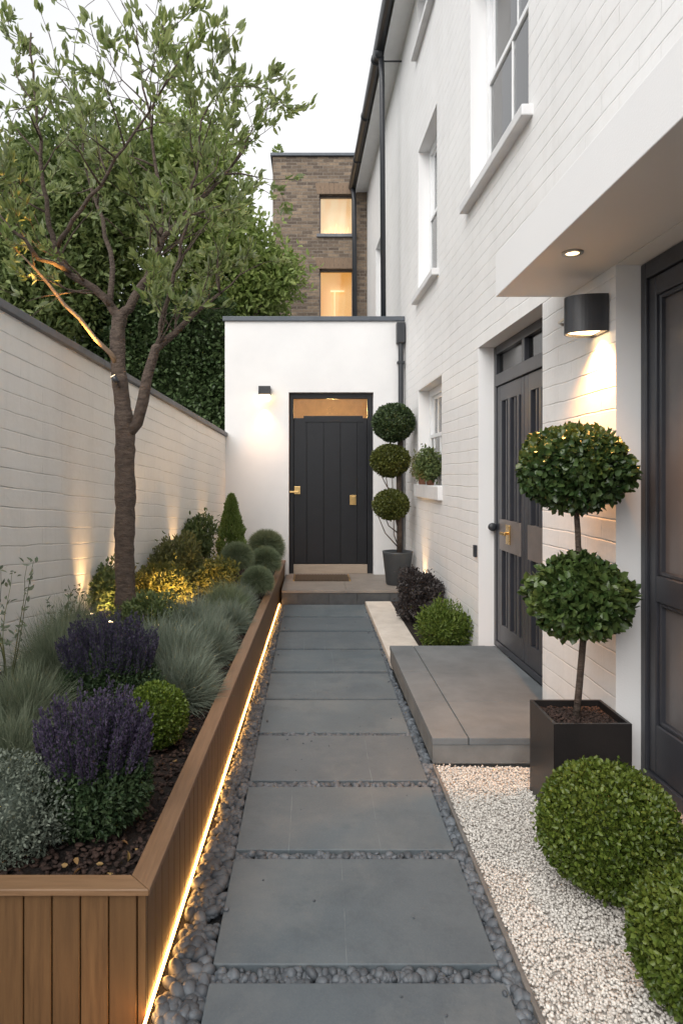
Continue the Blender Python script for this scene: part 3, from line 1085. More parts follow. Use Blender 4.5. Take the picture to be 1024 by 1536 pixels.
def sash(op, vbars=1, sill=True, curtain=True, setin=.135, mid=None):
    a, c, z0, z1 = op
    w = MB()
    o0, o1 = setin, setin + .06
    f = .085
    hb(w, a + .002, a + f, o0, o1, z0, z1); hb(w, c - f, c - .002, o0, o1, z0, z1)
    hb(w, a + f, c - f, o0, o1, z1 - f, z1 - .002); hb(w, a + f, c - f, o0, o1, z0 + .002, z0 + .075)
    win = w.build('window', M['white'], house, bevel=.004, seg=1)
    zm = mid or (z0 + z1) / 2
    w = MB()
    # lower sash stands proud, upper sash set back
    for (p, q, zz0, zz1) in ((o0 - .012, o0 + .022, z0 + .075, zm + .025), (o0 + .03, o0 + .055, zm - .02, z1 - f)):
        hb(w, a + f, a + f + .06, p, q, zz0, zz1); hb(w, c - f - .06, c - f, p, q, zz0, zz1)
        hb(w, a + f + .06, c - f - .06, p, q, zz0, zz0 + .05); hb(w, a + f + .06, c - f - .06, p, q, zz1 - .045, zz1)
        for k in range(vbars):
            m = a + (c - a) * (k + 1) / (vbars + 1)
            hb(w, m - .011, m + .011, p + .004, q - .004, zz0 + .05, zz1 - .045)
    w.build('sash', M['white'], win, bevel=.003, seg=1)
    w = MB()
    hb(w, a + f + .02, c - f - .02, o0 + .004, o0 + .008, z0 + .1, zm); hb(w, a + f + .02, c - f - .02, o0 + .041, o0 + .045, zm + .01, z1 - f - .02)
    w.build('pane', M['glass'], win)
    if curtain:
        w = MB()
        for (p, q) in ((a + .02, a + (c - a) * .30), (c - (c - a) * .34, c - .02)):
            n = 26
            ring = []
            for k in range(n + 1):
                d = p + (q - p) * k / n
                ring.append((d, .30 + .022 * math.sin(k * 1.7) + .01 * math.sin(k * .6)))
            vs = [(HX(d, oo), d, z0 + .02) for d, oo in ring] + [(HX(d, oo + .012), d, z1 - .02) for d, oo in ring]
            w.add(vs, [(k, k + 1, n + 2 + k, n + 1 + k) for k in range(n)])
        w.build('curtain', M['curtain'], win, smooth=True)
    if sill:
        w = MB(); hb(w, a - .09, c + .09, -.075, setin - .01, z0 - .075, z0 - .001)
        w.build('sill', M['sill'], win, bevel=.008)
    return win
sash(WB, 1); sash(WA, 1); sash(WD, 1); sash(WE, 1, curtain=False); sash(WF, 1, curtain=False)
w_ = sash(WC, 3, sill=False)
rl = bpy.data.lights.new('room_lamp', 'POINT'); rl.energy = 22; rl.color = (1, .60, .27); rl.shadow_soft_size = .08
ro = bpy.data.objects.new('room_lamp', rl); ro.location = (HX(7.7, .255), 7.7, 2.35); col.objects.link(ro)
w = MB(); hb(w, WC[0] - .03, WC[1] + .04, -.05, .125, WC[2] - .15, WC[2] - .001); w.build('sill', M['sill'], w_, bevel=.008)

# canopy
b = MB()
cf = 3.72
b.poly_prism([(1.03, -1.4), (HX(-1.4) - .002, -1.4), (HX(cf) - .002, cf), (1.03, cf)], 2.551, 2.785)
b.build('canopy', M['canopyw'], house, bevel=.004)

# grey double doors
a, c = DOOR[0] + .003, DOOR[1] - .003
w = MB(); o0 = .128; o1 = .19
hb(w, a, a + .06, o0, o1, .15, 2.612); hb(w, c - .06, c, o0, o1, .15, 2.612)
hb(w, a + .06, c - .06, o0, o1, 2.545, 2.612); hb(w, a + .06, c - .06, o0 - .01, o1, 2.28, 2.375)
hb(w, a + .06, c - .06, o0, o1, .15, .20)
mm = (a + c) / 2
hb(w, mm - .03, mm + .03, o0 - .004, o1, 2.375, 2.545)
dd_ = w.build('double_door', M['greydoor'], house, bevel=.004)
w = MB(); hb(w, a + .055, c - .055, o0 + .03, o0 + .036, 2.37, 2.55); w.build('transom_pane', M['darkglass'], dd_)
for (p, q) in ((a + .063, mm - .003), (mm + .003, c - .063)):
    w = MB()
    st = .07
    hb(w, p, p + st, o0 + .008, o1 - .006, .205, 2.275); hb(w, q - st, q, o0 + .008, o1 - .006, .205, 2.275)
    hb(w, p + st, q - st, o0 + .008, o1 - .006, 2.15, 2.275); hb(w, p + st, q - st, o0 + .008, o1 - .006, .205, .36)
    n = 5
    for k in range(n):
        m = p + st + (q - p - 2 * st) * (k + .5) / n
        hw = .026 if k % 2 == 0 else .014
        for (zz0, zz1) in ((.36, .955), (1.205, 2.15)):
            hb(w, m - hw, m + hw, o0 + (.0 if k % 2 == 0 else .012), o1 - .02, zz0, zz1)
    w.build('door_leaf', M['greydoor'], dd_, bevel=.003, seg=1)
    w = MB(); hb(w, p + st - .004, q - st + .004, o1 - .018, o1 - .012, .355, 2.155); w.build('pane', M['darkglass'], dd_)
    w = MB(); hb(w, p + st + .001, q - st - .001, o0 + .004, o1 - .02, .956, 1.204); w.build('lock_rail', M['bronze'], dd_, bevel=.003)
hdp = 5.16; hz = 1.10
w = MB(); hb(w, hdp - .045, hdp + .045, o0 - .006, o0 + .004, hz - .08, hz + .07); hb(w, hdp - .06, hdp + .06, o0 - .05, o0 - .035, hz - .01, hz + .015); hb(w, hdp + .02, hdp + .04, o0 - .036, o0 - .005, hz - .008, hz + .012)
w.build('handle', M['brass'], dd_, bevel=.003)
w = MB(); kc = (HX(5.5, .10), 5.49, 1.13)
w.tube([(kc[0], 5.533, kc[2]), (kc[0], 5.50, kc[2])], [.014, .014], 12); w.tube([(kc[0], 5.502, kc[2]), (kc[0], 5.49, kc[2]), (kc[0], 5.465, kc[2]), (kc[0], 5.455, kc[2])], [.02, .034, .034, .02], 16)
w.build('door_knob', M['pipe'], dd_, smooth=True)

# big glazed door at the right edge
a, c = -1.0, NEAR[1] - .002
w = MB(); o0 = .115; o1 = .185
hb(w, c - .045, c, o0, o1, .13, 2.547); hb(w, a, c - .045, o0, o1, 2.47, 2.547); hb(w, a, c - .045, o0, o1, .13, .19)
gdr = w.build('glazed_door', M['greydoor'], house, bevel=.005)
w = MB()
e1 = c - .048
for (p, q) in ((2.05, e1), (1.0, 2.04)):
    hb(w, q - .06, q, o0 + .014, o1 - .008, .193, 2.467); hb(w, p, p + .085, o0 + .014, o1 - .008, .193, 2.467)
    hb(w, p + .085, q - .06, o0 + .014, o1 - .008, 2.38, 2.467); hb(w, p + .085, q - .06, o0 + .014, o1 - .008, .193, .42); hb(w, p + .085, q - .06, o0 + .014, o1 - .008, .98, 1.10)
    for (zz0, zz1) in ((.42, .98), (1.10, 2.38)):
        for (u0, u1) in ((p + .085, p + .105), (q - .08, q - .06)):
            hb(w, u0, u1, o0 + .026, o1 - .01, zz0, zz1)
        hb(w, p + .105, q - .08, o0 + .026, o1 - .01, zz0, zz0 + .02); hb(w, p + .105, q - .08, o0 + .026, o1 - .01, zz1 - .02, zz1)
w.build('door_leaf', M['greydoor'], gdr, bevel=.004, seg=1)
w = MB(); hb(w, 1.0, e1, o1 - .022, o1 - .014, .2, 2.46); w.build('pane', M['frost'], gdr)
w = MB(); hb(w, a, c, .0, .2, .065, .128); w.build('threshold', M['woodsill'], gdr, bevel=.004)

# door entry button
b = MB(); bd = hd(717) + .03
hb(b, bd, bd + .05, -.025, .0, .87, .97)
tag(b.build('doorbell', M['pipe'], origin=(HX(5.55), 5.55, .92), bevel=.004), 'small black bell box on the white wall beside the grey double doors', 'doorbell')

# big wall lamp
LD0 = 3.30
t = thing('wall_lamp', (HX(LD0), LD0, 2.3), 'black half-round wall lamp glowing under the white canopy', 'wall lamp')
b = MB()
n = 28
def dprof(m):
    w_ = HX(LD0, -.004) - m
    return [(w_ - (.178 - 2 * m) * math.sin(math.pi * k / n) ** .75, LD0 - (.088 - m) * math.cos(math.pi * k / n)) for k in range(n + 1)]
outer = dprof(0); inner = dprof(.006)
zb, zt = 2.255, 2.435
nn = len(outer)
vs = [(p[0], p[1], zb) for p in outer] + [(p[0], p[1], zt) for p in outer] + [(p[0], p[1], zb) for p in inner] + [(p[0], p[1], zt - .006) for p in inner]
fs = []
for k in range(nn):
    q = (k + 1) % nn
    fs += [(k, q, nn + q, nn + k), (2 * nn + q, 2 * nn + k, 3 * nn + k, 3 * nn + q), (q, k, 2 * nn + k, 2 * nn + q)]
fs += [tuple(range(nn, 2 * nn)), tuple(range(3 * nn, 4 * nn))]
b.add(vs, fs); b.build('shade', M['dark'], t)
b = MB(); b.poly_prism(dprof(.012), zb + .012, zb + .02); b.build('lens', M['lampface'], t)
b = MB()
b.tube([(HX(3.38, -.10), 3.375, 2.385), (HX(3.5, -.085), 3.5, 2.388), (HX(3.66, -.075), 3.64, 2.39), (HX(3.72, -.04), 3.69, 2.39), (HX(3.72, -.005), 3.70, 2.39)], .009, 10)
b.tube([(HX(3.7, -.018), 3.70, 2.39), (HX(3.7, .0), 3.70, 2.39)], .026, 14)
b.build('bracket', M['steel'], t, smooth=True)
spot('lamp_light', (HX(LD0, -.075), LD0, zb - .004), (HX(LD0, -.01), LD0, 1.2), 84, 124, 1.0, rad=.03, parent=t)

# recessed downlight
dl = P(858, 379, 2.97)
t = thing('downlight', (dl[0], dl[1], 2.551), 'round recessed downlight in the underside of the white canopy', 'downlight')
b = MB(); b.lathe((dl[0], dl[1], 2.543), [(.030, .0), (.046, 0), (.047, .0075), (.030, .0075)], 24, cap=False); b.build('trim_ring', M['steel'], t, smooth=True)
b = MB(); b.lathe((dl[0], dl[1], 2.5465), [(.029, 0), (.029, .003)], 20); b.build('lens', M['lampface'], t)
spot('lamp_light', (dl[0], dl[1], 2.54), (dl[0] + .02, dl[1] - .3, 0), 38, 70, .9, rad=.02, parent=t)

# ================================================================== BRICK TOWER
TD = 14.3
tw = thing('brick_tower', (.15, TD, 0), 'tall brown brick building with two glowing windows beyond the extension', 'building')
TX0, TX1, TZ = -.815, HX(TD) + 1.6, 8.38
wx0, wx1 = P(479, 0, TD)[0], P(530, 0, TD)[0]
wz = [(4.6, P(0, 403, TD)[2]), (P(0, 351, TD)[2], P(0, 291, TD)[2])]
b = MB()
xs = [TX0, wx0, wx1, TX1]; zz = [-.05, wz[0][0], wz[0][1], wz[1][0], wz[1][1], TZ]
for i in range(3):
    for k in range(5):
        if i == 1 and k in (1, 3): continue
        b.add([(xs[i], TD, zz[k]), (xs[i + 1], TD, zz[k]), (xs[i + 1], TD, zz[k + 1]), (xs[i], TD, zz[k + 1])], [(0, 1, 2, 3)])
for (z0, z1) in wz:
    q = [(wx0, z0), (wx1, z0), (wx1, z1), (wx0, z1)]
    for i in range(4):
        p, r = q[i], q[(i + 1) % 4]
        b.add([(p[0], TD, p[1]), (r[0], TD, r[1]), (r[0], TD + .2, r[1]), (p[0], TD + .2, p[1])], [(3, 2, 1, 0)])
b.add([(TX0, TD, -.05), (TX0, TD, TZ), (TX0, TD + 5, TZ), (TX0, TD + 5, -.05)], [(0, 1, 2, 3)])
b.add([(TX1, TD, -.05), (TX1, TD, TZ), (TX1, TD + 5, TZ), (TX1, TD + 5, -.05)], [(0, 1, 2, 3)])
b.add([(TX0, TD + 5, -.05), (TX0, TD + 5, TZ), (TX1, TD + 5, TZ), (TX1, TD + 5, -.05)], [(0, 1, 2, 3)])
b.build('wall', M['brick'], tw, weld=True)
b = MB(); b.box(TX0 - .05, TX1 + .05, TD - .05, TD + 5.05, TZ + .001, TZ + .07); b.build('coping', M['coping'], tw, bevel=.01)
for idx, (z0, z1) in enumerate(wz):
    w = MB(); f = .03
    w.box(wx0, wx0 + f, TD + .13, TD + .19, z0, z1); w.box(wx1 - f, wx1, TD + .13, TD + .19, z0, z1); w.box(wx0 + f, wx1 - f, TD + .13, TD + .19, z1 - f, z1); w.box(wx0 + f, wx1 - f, TD + .13, TD + .19, z0, z0 + f)
    win = w.build('window', M['bronze'], tw)
    w = MB(); w.box(wx0 + f, wx1 - f, TD + .155, TD + .16, z0 + f, z1 - f); w.build('pane', M['lowglass'], win)
    w = MB(); w.box(wx0, wx1, TD + .5, TD + .52, z0 - .1, z1 + .1); w.build('lit_room', M['winhigh' if idx else 'winlow'], win)
    w = MB()
    if idx:
        for k in range(5):
            xx = wx0 + .12 + k * .13
            w.lathe((xx, TD + .4, z0 + .03), [(.05, 0), (.04, .12 + .06 * (k % 2)), (.012, .2 + .07 * (k % 3))], 10)
    else:
        w.box(wx0 + .25, wx0 + .55, TD + .42, TD + .45, z0 + 1.0, z0 + 1.03); w.box(wx0 + .33, wx0 + .35, TD + .42, TD + .44, z0 + .3, z0 + 1.0); w.box(wx0 + .02, wx1 - .02, TD + .44, TD + .46, z0 + .28, z0 + .30)
    w.build('room_furnishing', M['winglow'], win)
    w = MB(); w.box(wx0 - .06, wx1 + .06, TD - .04, TD + .125, z0 - .07, z0 - .001); w.build('sill', M['wallcap'], win, bevel=.006)
    w = MB()
    nb = 9
    for k in range(nb):
        t0 = -.05 + (wx1 - wx0 + .1) * k / nb; t1 = -.05 + (wx1 - wx0 + .1) * (k + 1) / nb - .008
        fl = lambda q: (q - (wx1 - wx0) / 2) * .10
        w.hexa([(wx0 + t0, TD - .006, z1 + .002), (wx0 + t1, TD - .006, z1 + .002), (wx0 + t1, TD + .1, z1 + .002), (wx0 + t0, TD + .1, z1 + .002),
                (wx0 + t0 + fl(t0), TD - .006, z1 + .23), (wx0 + t1 + fl(t1), TD - .006, z1 + .23), (wx0 + t1 + fl(t1), TD + .1, z1 + .23), (wx0 + t0 + fl(t0), TD + .1, z1 + .23)])
    w.build('lintel', M['lintel'], win)
c = P(416, 224, TD)
leaf_ball('wall_sprig', (c[0], TD + .15, TZ + .17), (.09, .09, .14), 130, .07, .035, M['bgtree2'], seed=5, corek=0, origin=(c[0], TD + .15, TZ + .07))
tag(bpy.data.objects['wall_sprig'], 'tiny green sprig growing on the corner of the brick parapet', 'plant')

# ================================================================== TREES
def grow(b, p, d, length, r, depth, L, rand, upb, out, maxd):
    """recursive limb; collects leaf spots"""
    n = max(3, int(length / .10))
    q = np.array(p, float); d = np.array(d, float) / np.linalg.norm(d)
    ptsl = [q.copy()]; rad = [r]
    for k in range(n):
        d = d + rng.normal(size=3) * rand + np.array([0, 0, upb])
        d /= np.linalg.norm(d)
        q = q + d * length / n
        ptsl.append(q.copy()); rad.append(max(.0022, r * (1 - .75 * (k + 1) / n)))
        if depth >= maxd - 1:
            out.append((q.copy(), d.copy(), (k + 1) / n))
        if depth < maxd and k > 0 and random.random() < (.72 if depth else .85):
            s = unit(np.cross(d, rng.normal(size=3)))
            nd = d * .75 + s * random.uniform(.55, 1.0) + np.array([0, 0, .15])
            grow(b, q, nd, length * random.uniform(.42, .7), rad[-1] * .65, depth + 1, L, rand, upb, out, maxd)
    b.tube(ptsl, rad, 6 if r < .02 else 10, cap=True)
    return q


# foreground multi-stem tree
t = thing('garden_tree', P(190, 945, 5.0), 'slender multi branched tree rising from the planted bed before the white wall', 'tree')
b = MB()
def path(pl, d):
    return [np.array(P(x, y, dd2)) for (x, y, dd2) in pl]
trunk = [(190, 968, 5), (189, 935, 5), (188, 850, 5), (188, 745, 5), (187, 700, 5), (188, 655, 5), (184, 610, 5), (178, 550, 5), (177, 500, 5), (181, 468, 5)]
tp = path(trunk, 5); tr = [.088, .076, .071, .076, .070, .074, .06, .055, .054, .056]
zs_ = np.array([p[2] for p in tp]); tt = np.linspace(zs_[0], zs_[-1], 64)
fp = [np.array([np.interp(z, zs_, [p[i] for p in tp]) for i in range(3)]) for z in tt]
fr_ = [float(np.interp(z, zs_, tr)) * (1 + .035 * math.sin(z * 23) + .03 * math.sin(z * 51 + 1)) + random.uniform(-.0016, .0016) for z in tt]
v0 = len(b.v); b.tube(fp, fr_, 22)
for i in range(v0, len(b.v)):
    x, y, z = b.v[i]; cx_ = np.interp(z, zs_, [p[0] for p in tp]); an = math.atan2(y - 5, x - cx_)
    k_ = 1 + .05 * math.sin(an * 3 + z * 4) + .035 * math.sin(an * 5 - z * 9) + random.uniform(-.012, .012)
    b.v[i] = (cx_ + (x - cx_) * k_, 5 + (y - 5) * k_, z)
stem2 = [(190, 655, 5), (206, 635, 4.98), (215, 600, 4.96), (221, 565, 4.94), (234, 522, 4.92), (262, 500, 4.9), (292, 470, 4.85), (330, 440, 4.8)]
b.tube(path(stem2, 5), [.04, .042, .043, .038, .034, .024, .018, .010], 12)
limL = [(180, 475, 5), (165, 455, 4.98), (140, 432, 4.93), (105, 408, 4.88), (85, 375, 4.85), (76, 340, 4.85), (68, 280, 4.85), (60, 210, 4.8), (50, 130, 4.75), (46, 50, 4.75)]
limR = [(180, 475, 5), (200, 452, 5), (222, 415, 5.02), (240, 372, 5.05), (250, 348, 5.05), (285, 312, 5.05), (322, 280, 5.05), (346, 254, 5.05), (364, 228, 5.05), (380, 198, 5.05)]
limM = [(240, 372, 5.05), (246, 310, 5.15), (232, 250, 5.2), (225, 180, 5.2), (212, 110, 5.15), (205, 40, 5.1)]
limN = [(165, 455, 4.98), (170, 400, 5.1), (155, 330, 5.3), (130, 260, 5.4), (120, 180, 5.4), (112, 90, 5.4)]
limQ = [(105, 408, 4.88), (60, 385, 4.6), (20, 345, 4.45), (-40, 310, 4.3), (-90, 260, 4.2)]
limS = [(234, 522, 4.92), (246, 470, 4.8), (262, 410, 4.7), (280, 340, 4.6), (292, 260, 4.55), (300, 180, 4.55), (345, 110, 4.5)]
limT = [(85, 375, 4.85), (110, 330, 4.7), (150, 280, 4.55), (185, 220, 4.45), (240, 140, 4.4), (280, 60, 4.4)]
leafsp = []
for (pl, r0, r1) in ((limL, .040, .006), (limR, .042, .004), (limM, .022, .004), (limN, .026, .004), (limQ, .02, .004), (limS, .020, .004), (limT, .02, .004)):
    pp = path(pl, 5)
    # resample finer
    fine = [pp[0]]
    for i in range(len(pp) - 1):
        for k in range(1, 4):
            fine.append(pp[i] + (pp[i + 1] - pp[i]) * k / 3 + rng.normal(size=3) * .008)
    m = len(fine)
    b.tube(fine, [r0 + (r1 - r0) * (i / (m - 1)) ** .8 for i in range(m)], 8)
    for i in range(5, m):
        tfrac = i / m
        d = fine[i] - fine[i - 1]; d /= np.linalg.norm(d)
        if i > m * .72:
            leafsp.append((fine[i], d, .8))
        if random.random() < .80:
            s = unit(np.cross(d, rng.normal(size=3)))
            nd = d * .55 + s * 1.0 + np.array([0, 0, .25])
            grow(b, fine[i], nd, random.uniform(.36, .68) * (1.15 - .5 * tfrac), max(.0035, min(.009, .75 * (r0 + (r1 - r0) * (i / (m - 1)) ** .8))), 1, 0, .16, .05, leafsp, 3)
# short twigs on the lower side stem
for i in range(4, 8):
    p = np.array(P(*stem2[i]))
    for k in range(3):
        grow(b, p, np.array([random.uniform(-.3, .8), random.uniform(-.8, .5), random.uniform(.2, 1)]), .4, .008, 1, 0, .16, .05, leafsp, 3)
lb = path([(176, 545, 4.98), (166, 530, 4.93), (144, 509, 4.88), (120, 478, 4.83), (97, 457, 4.79), (74, 427, 4.75), (52, 402, 4.68), (30, 380, 4.6)], 5)  # made-up branch standing in for a glowing light strip
lbm = MB(); lbm.tube(lb, [.026, .019, .016, .015, .0135, .012, .009, .005], 10)
M['litbark'] = stone('lit_look_bark', (.30, .22, .15), (.19, .135, .095), 14, .85, 24, .006)  # paler copy of the bark, a lit look put into the branch colour
lbm.build('added_branch', M['litbark'], t, smooth=True)
grow(b, lb[-1], lb[-1] - lb[-3], .45, .006, 1, 0, .16, .05, leafsp, 3)
grow(b, lb[-2], np.array([-.2, -.3, .9]), .4, .006, 1, 0, .16, .05, leafsp, 3)
b.build('trunk', M['bark'], t, smooth=True)
LP = np.array([x[0] for x in leafsp]); LD = np.array([x[1] for x in leafsp]); LT = np.array([x[2] for x in leafsp])
rep = 5
keepn = np.where(LP[:, 2] > P(0, 150, 5)[2], .5, np.where(LP[:, 2] > P(0, 230, 5)[2], .75, 1.0))
dens = np.sin(LP[:, 0] * 7.1 + LP[:, 2] * 3.3) + np.sin(LP[:, 1] * 6.3 - LP[:, 2] * 5.2) + np.sin(LP[:, 0] * 4.0 - LP[:, 1] * 5)
keepn = keepn * np.where(dens < -.8, .4, 1.0)
kk = rng.random(len(LP)) < keepn
LP, LD = LP[kk], LD[kk]
LP2 = np.repeat(LP, rep, 0) + rng.normal(size=(len(LP) * rep, 3)) * .012
LD2 = unit(np.repeat(LD, rep, 0) * .9 + rng.normal(size=(len(LP) * rep, 3)) * .50 + np.array([0, 0, .25]))
szz = rng.uniform(.6, 1.2, len(LP2))
print('tree leaf spots', len(LP), 'branch verts', len(b.v))
tips = np.array([x[0] for x in leafsp if x[2] > .97]); tipd = np.array([x[1] for x in leafsp if x[2] > .97])
TP = np.repeat(tips, 4, 0) + rng.normal(size=(len(tips) * 4, 3)) * .015
TDr = unit(np.repeat(tipd, 4, 0) + rng.normal(size=(len(tips) * 4, 3)) * .35 + np.array([0, 0, .5]))
LP2 = np.concatenate([LP2, TP]); LD2 = np.concatenate([LD2, TDr]); szz = np.concatenate([szz, rng.uniform(.9, 1.4, len(TP))])
V, Q = leaf_geo(LP2, LD2, .069 * szz, .0245 * szz, .22)
np_mesh('crown', V, [Q], M['tree'], t)


def big_tree(base, h, blobs, nleaf, L, mat, label, group, seed, trunk_r=.16):
    t = thing('background_tree', base, label, 'tree', group)
    b = MB()
    top = (base[0] + .1, base[1], base[2] + h)
    b.tube([base, (base[0] + .06, base[1], base[2] + h * .4), top], [trunk_r, trunk_r * .75, trunk_r * .25], 10)
    Vs = []; Fs = []; off = 0
    for k, (c, rad, fr) in enumerate(blobs):
        c = np.array(c); rad = np.array(rad)
        b.tube([(base[0] + .06, base[1], base[2] + h * .35), tuple((np.array(base) + c) / 2 + np.array([0, 0, .6])), tuple(c)], [trunk_r * .4, trunk_r * .3, .02], 6)
        n = int(nleaf * fr)
        # clumps of leaves spread through the volume
        nc = max(10, n // 26)
        D = sph(nc); r = rng.uniform(.28, 1, nc) ** .5 * lump(D, seed + k, .2, 3.5)
        C = c + D * rad * r[:, None]
        idx = rng.integers(0, nc, n)
        Pt = C[idx] + rng.normal(size=(n, 3)) * .15
        nd = D[idx] * .5 + rng.normal(size=(n, 3)) * .7 + np.array([0, 0, .2])
        s = rng.uniform(.7, 1.3, n)
        V, Q = leaf_geo(Pt, nd, L * s, L * .42 * s, .2)
        Vs.append(V); Fs.append(Q + off); off += len(V)
    b.build('trunk', M['bark'], t, smooth=True)
    np_mesh('crown', np.concatenate(Vs), [np.concatenate(Fs)], mat, t)
    return t
BG = 'trees beyond the garden wall'
big_tree((-2.3, 10.8, -.05), 6.2, [(P(250, 350, 11), (1.3, 1.3, 1.95), .45), (P(290, 270, 11), (.75, .9, 1.0), .2), (P(350, 400, 11), (.62, .7, 1.0), .18), (P(385, 430, 11), (.5, .6, .55), .08), (P(310, 480, 11), (.8, .7, .7), .12), (P(412, 412, 10.8), (.34, .4, .36), .03)],
         36000, .10, M['bgtree2'], 'lighter leafy tree beyond the garden wall, next to the brick tower', BG, 3)
big_tree((-4.3, 10.2, -.05), 5.6, [(P(60, 370, 10), (1.4, 1.2, 1.5), .55), (P(140, 290, 10), (1.1, 1.0, 1.0), .25), (P(10, 440, 9.5), (1.2, .8, 1.0), .3)],
         34000, .10, M['bgtree'], 'darker bushy tree beyond the garden wall at the left edge', BG, 9)
# ivy clad hedge behind the wall, beside the extension
t = thing('ivy_hedge', (-2.2, 10.0, -.05), 'dense dark ivy hedge rising behind the garden wall beside the extension', 'hedge')
n = 22000
D = rng.uniform(-1, 1, (n, 3)); D[:, 1] = -np.abs(D[:, 1])
C = np.array((-2.35, 10.5, 1.9)); rad = np.array((1.19, .65, 2.35))
face = rng.random(n)
D[:, 1] = np.where(face < .8, -rng.uniform(.55, 1, n), D[:, 1])
bulge = .28 * np.sin(D[:, 0] * 6 + 1.2 * D[:, 2]) * np.cos(D[:, 2] * 7 + D[:, 0] * 3)
Pt = C + D * rad; Pt[:, 1] += -bulge * .5; Pt[:, 2] += bulge * .4
V, Q = leaf_geo(Pt, np.array([0, -.8, -.1]) + rng.normal(size=(n, 3)) * .6, rng.uniform(.05, .095, n), rng.uniform(.04, .06, n), .2)
cv = np.array([(C[0] + a * 1.1, C[1] + e * .3, C[2] + q * 2.2) for q in (-1, 1) for (a, e) in ((-1, -1), (1, -1), (1, 1), (-1, 1))])
cf_ = np.array([(3, 2, 1, 0), (4, 5, 6, 7), (0, 1, 5, 4), (1, 2, 6, 5), (2, 3, 7, 6), (3, 0, 4, 7)])
np_mesh('foliage', np.concatenate([V, cv]), [Q, cf_ + len(V)], M['hedge'], t)

# ================================================================== PLANTS IN THE PLANTER
def sz(x, d):
    return soilz(x, d)


def salvia(c, rx, ry, hgt, nsp, label, mat, seed):
    t = thing('salvia_plant', c, label, 'flowering plant', 'purple flowering plants in the planter')
    r = np.random.default_rng(seed)
    leaf_ball('foliage', (c[0], c[1], c[2] + hgt * .33), (rx * .92, ry * .92, hgt * .42), 10000, .023, .0095, M['salvia'], t, seed=seed, amp=.12, shell=.3, corek=.5, up=.3)
    Pt = []; Dr = []
    b = MB()
    for k in range(nsp):
        a = r.uniform(0, 6.283); q = math.sqrt(r.uniform(0, 1))
        base = np.array([c[0] + rx * .75 * q * math.cos(a), c[1] + ry * .75 * q * math.sin(a), c[2] + hgt * .40])
        lean = np.array([math.cos(a) * q * .34, math.sin(a) * q * .34, 1.0]); lean /= np.linalg.norm(lean)
        hh = hgt * (.72 - .32 * q * q) * r.uniform(.8, 1.12)
        top = base + lean * hh
        b.tube([tuple(base - lean * .1), tuple(top)], [.0016, .0008], 4, cap=False)
        m = 62
        s = r.uniform(.18, 1, m) ** .8
        off = unit(r.normal(size=(m, 3))) * (.0105 * (1.15 - .75 * s))[:, None]
        Pt.append(base + lean * hh * s[:, None] + off)
        Dr.append(off * 60 + lean * .8)
    b.build('stem', M['salvia'], t)
    Pt = np.concatenate(Pt); Dr = np.concatenate(Dr)
    V, Q = leaf_geo(Pt, Dr, rng.uniform(.008, .014, len(Pt)), rng.uniform(.005, .008, len(Pt)), .3)
    np_mesh('flower_spikes', V, [Q], mat, t)
salvia((-.755, 2.33, .33), .215, .17, .43, 210, 'purple flower spikes on bushy green plant nearest the planter corner', M['purple'], 1)
salvia((-1.03, 3.40, .35), .27, .22, .45, 210, 'darker purple flowering plant at the foot of the tree', M['purple2'], 2)

shrub('box_ball', (-.71, 3.06, .455), .145, .33, 7000, .015, .010, M['boxbright'], 'small tight lime green clipped ball beside the purple flowers in planter', 'topiary', None, amp=.02, shell=.85, corek=.86, spread=.7)

# silver mound at the near left
shrub('silver_shrub', (-1.0, 2.19, .44), (.22, .19, .19), .31, 9000, .014, .007, M['santo'], 'silvery green fine leaved mound at the left end of the planter', 'shrub', None, amp=.1, shell=.5, corek=.6)

GM = 'soft grass mounds along the planter'
mound('grass_mound', (-.70, 3.62, .31), (.21, .23, .31), 9000, .0028, M['festuca'], 'large blue grey grass mound spilling over the planter cap', GM)
mound('grass_mound', (-.69, 4.50, .31), (.20, .26, .32), 8000, .003, M['festuca'], 'blue grey grass mound behind the largest one', GM)
mound('grass_mound', (-.92, 4.15, .34), (.26, .26, .36), 7000, .003, M['festuca'], 'loose grey green grass mound right of the tree trunk', GM)
mound('grass_mound', (-.64, 5.35, .31), (.18, .26, .28), 5500, .003, M['festuca'], 'grey green grass mound level with the golden shrub', GM)
mound('grass_mound', (-.80, 3.98, .33), (.24, .24, .34), 6000, .003, M['festuca'], 'pale grey grass mound between the two purple flowers and the path', GM)
mound('grass_mound', (-.84, 4.80, .34), (.25, .28, .36), 6500, .003, M['festuca'], 'pale grey grass mound in front of the golden shrub', GM)
mound('grass_mound', (-.74, 5.75, .34), (.22, .28, .34), 5500, .0032, M['ballgrass'], 'greener grass mound right of the golden shrubs', GM)
mound('grass_mound', (-.65, 6.05, .31), (.18, .24, .28), 4500, .0032, M['festuca'], 'small grey grass mound before the rounded grass balls', GM)
GB = 'rounded green grass balls near the front door'
